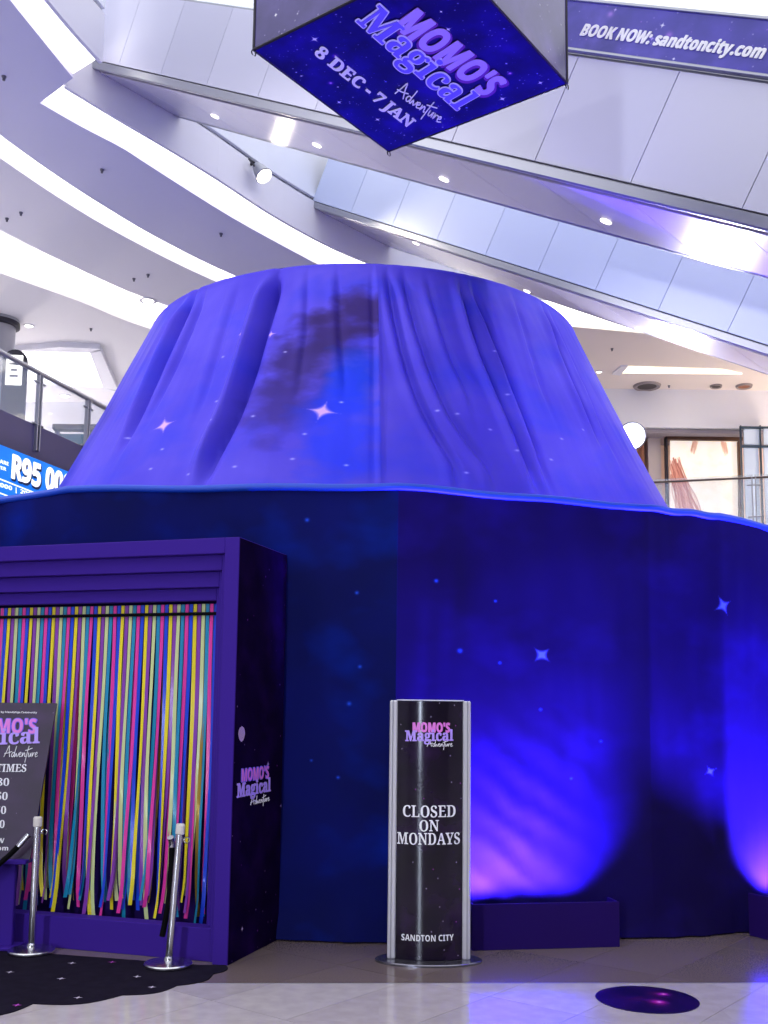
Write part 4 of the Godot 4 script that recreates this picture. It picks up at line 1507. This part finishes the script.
# ================================================================= things on the floor
func stanchion(label: String, at: Vector3, lean: Vector3, grp: String) -> Node3D:
	var o := thing("stanchion", label, "stanchion", at, 0.0, grp)
	var st := mb()
	lathe(st, [Vector2(0, 0.006), Vector2(0.155, 0.006), Vector2(0.16, 0.012), Vector2(0.16, 0.024), Vector2(0.154, 0.032), Vector2(0.09, 0.04), Vector2(0.03, 0.046), Vector2(0, 0.046)], 40)
	part(o, "base", st, M.steel)
	var b := Basis(Vector3.RIGHT.cross(Vector3.UP), 0.0)
	var axis := (Vector3.UP + lean).normalized()
	var s := axis.cross(Vector3.FORWARD).normalized()
	b = Basis(s, axis, s.cross(axis))
	st = mb()
	lathe(st, [Vector2(0.034, 0.04), Vector2(0.03, 0.06), Vector2(0.025, 0.07), Vector2(0.025, 0.87)], 20, Vector3.ZERO, 1, 1, b)
	part(o, "pole", st, M.steel)
	st = mb()
	lathe(st, [Vector2(0.025, 0.865), Vector2(0.031, 0.87), Vector2(0.031, 0.925), Vector2(0.026, 0.935), Vector2(0, 0.938)], 20, Vector3.ZERO, 1, 1, b)
	part(o, "cap", st, mat(rgb(228, 222, 214), 0.35))
	st = mb()
	var rp := []
	for i in 9:
		rp.append(b * Vector3(-0.05 + cos(i * TAU / 8) * 0.02, 0.83 + sin(i * TAU / 8) * 0.02, 0.0))
	tube(st, rp, 0.005, 6)
	part(o, "hook", st, M.steel)
	return o

func build_floor_things() -> void:
	# scalloped black mat in front of the gate
	var poly := PackedVector2Array()
	var knots := [[226, 965], [213, 974], [177, 985.5], [122, 995], [33, 1003.5], [-45, 1019], [-160, 1030]]
	for i in knots.size() - 1:
		var a := on_y(knots[i][0], knots[i][1], 0.004)
		var b := on_y(knots[i + 1][0], knots[i + 1][1], 0.004)
		var v := b - a
		var nn := Vector3(v.z, 0, -v.x).normalized()
		if nn.z < 0:
			nn = -nn
		for k in 10:
			var f := k / 10.0
			var q := a + v * f + nn * v.length() * 0.2 * sin(PI * f)
			poly.append(Vector2(q.x, q.z))
	poly.append(Vector2(-4.3, -6.2))
	poly.append(Vector2(-4.35, -8.0))
	poly.append(Vector2(-1.2, -7.22))
	var st := mb()
	slab_poly(st, poly, 0.0005, 0.005)
	var img := Image.create(256, 256, false, Image.FORMAT_RGB8)
	var nn2 := noise(111, 0.03, 3)
	for y in 256:
		for x in 256:
			var k := nn2.get_noise_2d(x, y) * 0.5 + 0.5
			img.set_pixel(x, y, rgb(24, 20, 32).lerp(rgb(34, 30, 44), k))
	var mm := printed(img, 0.8)
	mm.metallic_specular = 0.15
	mm.uv1_triplanar = true
	mm.uv1_world_triplanar = true
	var mat_o := solo("floor_mat", "black scalloped cloud shaped mat with printed stars before the purple portal", "mat", st, mm)
	for q in [[72, 963, 0], [61, 978.5, 0], [137, 976.5, 0], [152, 987, 0], [78, 997.5, 0], [17, 1005, 1], [10, 972, 0], [112, 962, 1]]:
		var c := on_y(q[0], q[1], 0.006)
		st = mb()
		for k in 8:
			var r0 := 0.03 if k % 2 == 0 else 0.009
			var r1 := 0.009 if k % 2 == 0 else 0.03
			var a0 := TAU * k / 8
			var a1 := TAU * (k + 1) / 8
			tri(st, c, c + Vector3(cos(a0) * r0, 0, sin(a0) * r0), c + Vector3(cos(a1) * r1, 0, sin(a1) * r1), Vector3.UP)
		part(mat_o, "printed_star", st, mat(rgb(200, 190, 210), 0.6) if q[2] == 0 else mat(rgb(190, 70, 190), 0.6))
	# stanchions and ropes
	var p1 := on_y(31, 953.5, 0)
	var p2 := on_y(168, 967, 0)
	var grp := "rope stanchions"
	var s1 := stanchion("upright chrome rope stanchion beside the show times board", p1, Vector3.ZERO, grp)
	stanchion("slightly tilted chrome rope stanchion before the right jamb of the portal", p2, Vector3(0.055, 0, 0), grp)
	var p3 := p1 + Vector3(-1.5, 0, 0.25)
	stanchion("chrome rope stanchion at the far end of the hanging rope", p3, Vector3.ZERO, grp)
	var pts := []
	for k in 25:
		var f := k / 24.0
		var a := p1 + Vector3(-0.06, 0.8, 0.02)
		var b := p3 + Vector3(0.06, 0.8, 0.02)
		pts.append(a.lerp(b, f) + Vector3(0, -0.42 * 4.0 * f * (1.0 - f), 0))
	st = mb()
	tube(st, pts, 0.02, 10)
	var rope := solo("barrier_rope", "black velvet barrier rope drooping from the stanchion by the board", "rope", st, M.black, "barrier ropes")
	st = mb()
	tube(st, [pts[0] + Vector3(0.01, 0.012, 0), pts[1]], 0.023, 10)
	part(rope, "end_clip", st, M.steel)
	pts = []
	for k in 22:
		var f := k / 21.0
		pts.append(p2 + Vector3(-0.015 - 0.05 * f + 0.02 * sin(f * 3.0), 0.80 - 0.62 * f, -0.06 - 0.02 * f))
	st = mb()
	tube(st, pts, 0.02, 10)
	rope = solo("barrier_rope", "black velvet rope hanging straight down from the tilted stanchion", "rope", st, M.black, "barrier ropes")
	st = mb()
	tube(st, [p2 + Vector3(-0.02, 0.84, -0.03), pts[0], pts[1]], 0.022, 10)
	part(rope, "end_clip", st, M.steel)
	# show times board on a purple stand
	var bp := on_y(2, 948, 0)
	var bd := thing("show_board", "dark poster board of show times leaning on a purple stand", "sign board", bp)
	var tr := on_depth(57, 703.5, 7.78)
	var br := on_depth(30, 861, 7.62)
	var wv := Vector3(-0.74, 0.0, 0.0)
	var tl := tr + wv + Vector3(0, -0.0, 0.05)
	var bl := br + wv + Vector3(0, -0.0, 0.05)
	var bn := (br - tr).cross(tl - tr).normalized()
	if bn.z < 0:
		bn = -bn
	img = galaxy(220, 330, 121, rgb(42, 26, 52), rgb(56, 34, 70), rgb(70, 40, 88), 0.01, 30, [rgb(225, 210, 240), rgb(200, 80, 210)], 0)
	st = mb()
	uvquad(st, tl - bp + bn * 0.013, tr - bp + bn * 0.013, br - bp + bn * 0.013, bl - bp + bn * 0.013)
	var pface := part(bd, "printed_face", st, printed(img, 0.5))
	st = mb()
	var c4 := [tl - bp, tr - bp, br - bp, bl - bp]
	for i in 4:
		var a: Vector3 = c4[i]
		var b: Vector3 = c4[(i + 1) % 4]
		quad(st, a + bn * 0.013, b + bn * 0.013, b - bn * 0.013, a - bn * 0.013, (a + b) * 0.5 - (c4[0] + c4[2]) * 0.5)
	quad(st, c4[0] - bn * 0.013, c4[1] - bn * 0.013, c4[2] - bn * 0.013, c4[3] - bn * 0.013, -bn)
	part(bd, "panel", st, mat(rgb(58, 36, 74), 0.5))
	var mid: Vector3 = (br + bl) * 0.5 - bp
	st = mb()
	cbox(st, Vector3(0.0, mid.y * 0.5, 0.03), Vector3(0.17, mid.y, 0.05), 0.006)
	part(bd, "leg", st, M.purple)
	st = mb()
	cbox(st, Vector3(0.0, mid.y - 0.0, 0.06), Vector3(0.36, 0.03, 0.14), 0.006)
	part(bd, "ledge", st, M.purple)
	st = mb()
	cbox(st, Vector3(0.0, 0.018, 0.03), Vector3(0.28, 0.024, 0.2), 0.006)
	part(bd, "foot", st, M.purple)
	var bq := tr + bn * 0.016
	var pf := func(px, py): return on_plane(px, py, bq, bn)
	letters(pface, "lettering", "by Friendships Community", "sans", M.letter_white, pf.call(1, 713.5), pf.call(37, 714), pf.call(1, 711), bn, 0.002)
	letters(pface, "lettering", "MOMO'S", "sans", M.letter_blue, pf.call(-31, 733), pf.call(36, 733.5), pf.call(-30, 718.5), bn, 0.002, 0.008)
	letters(pface, "lettering", "MOMO'S", "sans", M.letter_pink, pf.call(-31, 733), pf.call(36, 733.5), pf.call(-30, 718.5), bn, 0.002, 0.002, 0.003)
	letters(pface, "lettering", "Magical", "serif", M.letter_lilac, pf.call(-46, 751), pf.call(39.5, 748), pf.call(-45, 730), bn, 0.002, 0.002, 0.003)
	handwriting(pface, "lettering", M.letter_white, pf.call(4, 757), pf.call(38, 757), pf.call(6, 746), bn, 0.006, 0.006)
	letters(pface, "lettering", "SHOW TIMES", "serif", M.letter_white, pf.call(-38, 772), pf.call(26, 772), pf.call(-37, 764), bn, 0.002)
	var y := 786.0
	for s in ["09:30", "11:50", "14:50", "16:00"]:
		letters(pface, "lettering", s, "serif", M.letter_white, pf.call(-20, y), pf.call(9.0 - (y - 786) * 0.11, y), pf.call(-19.5, y - 8), bn, 0.002)
		y += 14.0
	letters(pface, "lettering", "BOOK NOW", "sans", M.letter_white, pf.call(-36, 843), pf.call(4, 843), pf.call(-35.5, 838), bn, 0.002)
	letters(pface, "lettering", "sandtoncity.com", "sans", M.letter_white, pf.call(-52, 852), pf.call(8, 852), pf.call(-51.5, 845.5), bn, 0.002)
	# uplight boxes with violet lamps
	var b0 := on_y(472, 951, 0)
	var b1 := on_y(620, 947, 0)
	uplight_box(b0, b1, 0.2, "dark purple open box on the floor hiding the violet uplight, beside the totem sign", 0.13, 36.0)
	var ex := (b1 - b0).normalized()
	var c0 := Vector3(2.98, 0, -8.22)
	var c1 := c0 + Vector3(0.95, 0, -0.5)
	uplight_box(c0, c1, 0.2, "dark purple open box with a violet uplight under the right hand wall drape", 0.34, 26.0)
	# narrow violet beam standing beside that box, aimed at the escalator above
	floodlight("floodlight", "small black floor can throwing a violet beam up past the tent", Vector3(3.35, 0.3, -7.95), Vector3(-0.06, 1.0, 0.05), 0.09, 20.0, Color(0.34, 0.2, 1.0), 60.0, 3.0)
	# round floor sticker
	var dc := on_y(647, 999.5, 0)
	st = mb()
	st.set_smooth_group(-1)
	img = galaxy(200, 200, 131, rgb(14, 4, 60), rgb(40, 8, 74), rgb(64, 10, 84), 0.014, 40, [rgb(180, 120, 220), rgb(220, 120, 220)], 0)
	for q in [[118, 120, 12], [142, 62, 9]]:
		dot(img, q[0], q[1], q[2] * 1.5, rgb(226, 40, 196), 0.9)
		dot(img, q[0], q[1], q[2] * 0.4, rgb(255, 220, 255), 1.0)
	for k in 48:
		var a0 := TAU * k / 48
		var a1 := TAU * (k + 1) / 48
		var v := [Vector3(0, 0.003, 0), Vector3(cos(a0), 0, sin(a0)) * 0.305 + Vector3(0, 0.003, 0), Vector3(cos(a1), 0, sin(a1)) * 0.305 + Vector3(0, 0.003, 0)]
		for i in 3:
			st.set_uv(Vector2(v[i].x / 0.61 + 0.5, v[i].z / 0.61 + 0.5))
			st.add_vertex(v[i] + Vector3(dc.x, 0, dc.z))
		for i in [[1, 0], [2, 0], [2, 1], [1, 0], [2, 1], [1, 1]]:
			st.set_uv(Vector2(v[i[0]].x / 0.61 + 0.5, v[i[0]].z / 0.61 + 0.5))
			st.add_vertex(v[i[0]] * Vector3(1, 1.0 - i[1] * 0.8, 1) + Vector3(dc.x, 0, dc.z))
	solo("floor_sticker", "round galaxy printed sticker on the pale floor tiles", "sticker", st, printed(img, 0.3))

func uplight_box(a: Vector3, b: Vector3, depth: float, label: String, where: float, energy: float) -> void:
	var ex := (b - a).normalized()
	var L := (b - a).length()
	var turn := atan2(-ex.z, ex.x)
	var o := thing("uplight_box", label, "light box", a, turn, "uplight boxes along the tent")
	var H := 0.325
	var st := mb()
	cbox(st, Vector3(L * 0.5, H * 0.5, -0.01), Vector3(L, H, 0.018), 0.003)
	part(o, "front_board", st, M.purple_dark)
	st = mb()
	cbox(st, Vector3(0.009, H * 0.5, -depth * 0.5 - 0.01), Vector3(0.018, H, depth - 0.02), 0.003)
	part(o, "end_board", st, M.purple_dark)
	st = mb()
	cbox(st, Vector3(L - 0.009, H * 0.5, -depth * 0.5 - 0.01), Vector3(0.018, H, depth - 0.02), 0.003)
	part(o, "end_board", st, M.purple_dark)
	st = mb()
	cbox(st, Vector3(L * 0.5, 0.01, -depth * 0.5), Vector3(L - 0.02, 0.02, depth - 0.02), 0.002)
	part(o, "bottom_board", st, M.purple_dark)
	for k in 4:
		var lp := Vector3(L * (where + k * 0.19), 0.26, -0.1)
		st = mb()
		lathe(st, [Vector2(0, -0.2), Vector2(0.05, -0.2), Vector2(0.065, -0.1), Vector2(0.07, 0.0), Vector2(0.062, 0.0)], 20, lp)
		var can := part(o, "lamp_can", st, M.black)
		st = mb()
		lathe(st, [Vector2(0, 0.0), Vector2(0.062, -0.004)], 20, lp)
		part(can, "lamp_lens", st, glow(Color(0.42, 0.2, 1.0), 3.0))
		var l := SpotLight3D.new()
		l.name = "uplight_lamp"
		o.add_child(l, true)
		var w := o.to_global(lp + Vector3(0, 0.03, 0))
		l.look_at_from_position(w, w + Vector3(0, 1, 0) + o.global_transform.basis.z * -0.75, Vector3.RIGHT)
		l.light_color = Color(0.4, 0.26, 1.0)
		l.light_energy = energy * [0.5, 0.26, 0.16, 0.08][k]
		l.spot_angle = 52.0
		l.spot_angle_attenuation = 0.5
		l.spot_range = 30.0
		l.spot_attenuation = 2.0
		l.light_size = 0.06
		l.shadow_enabled = true
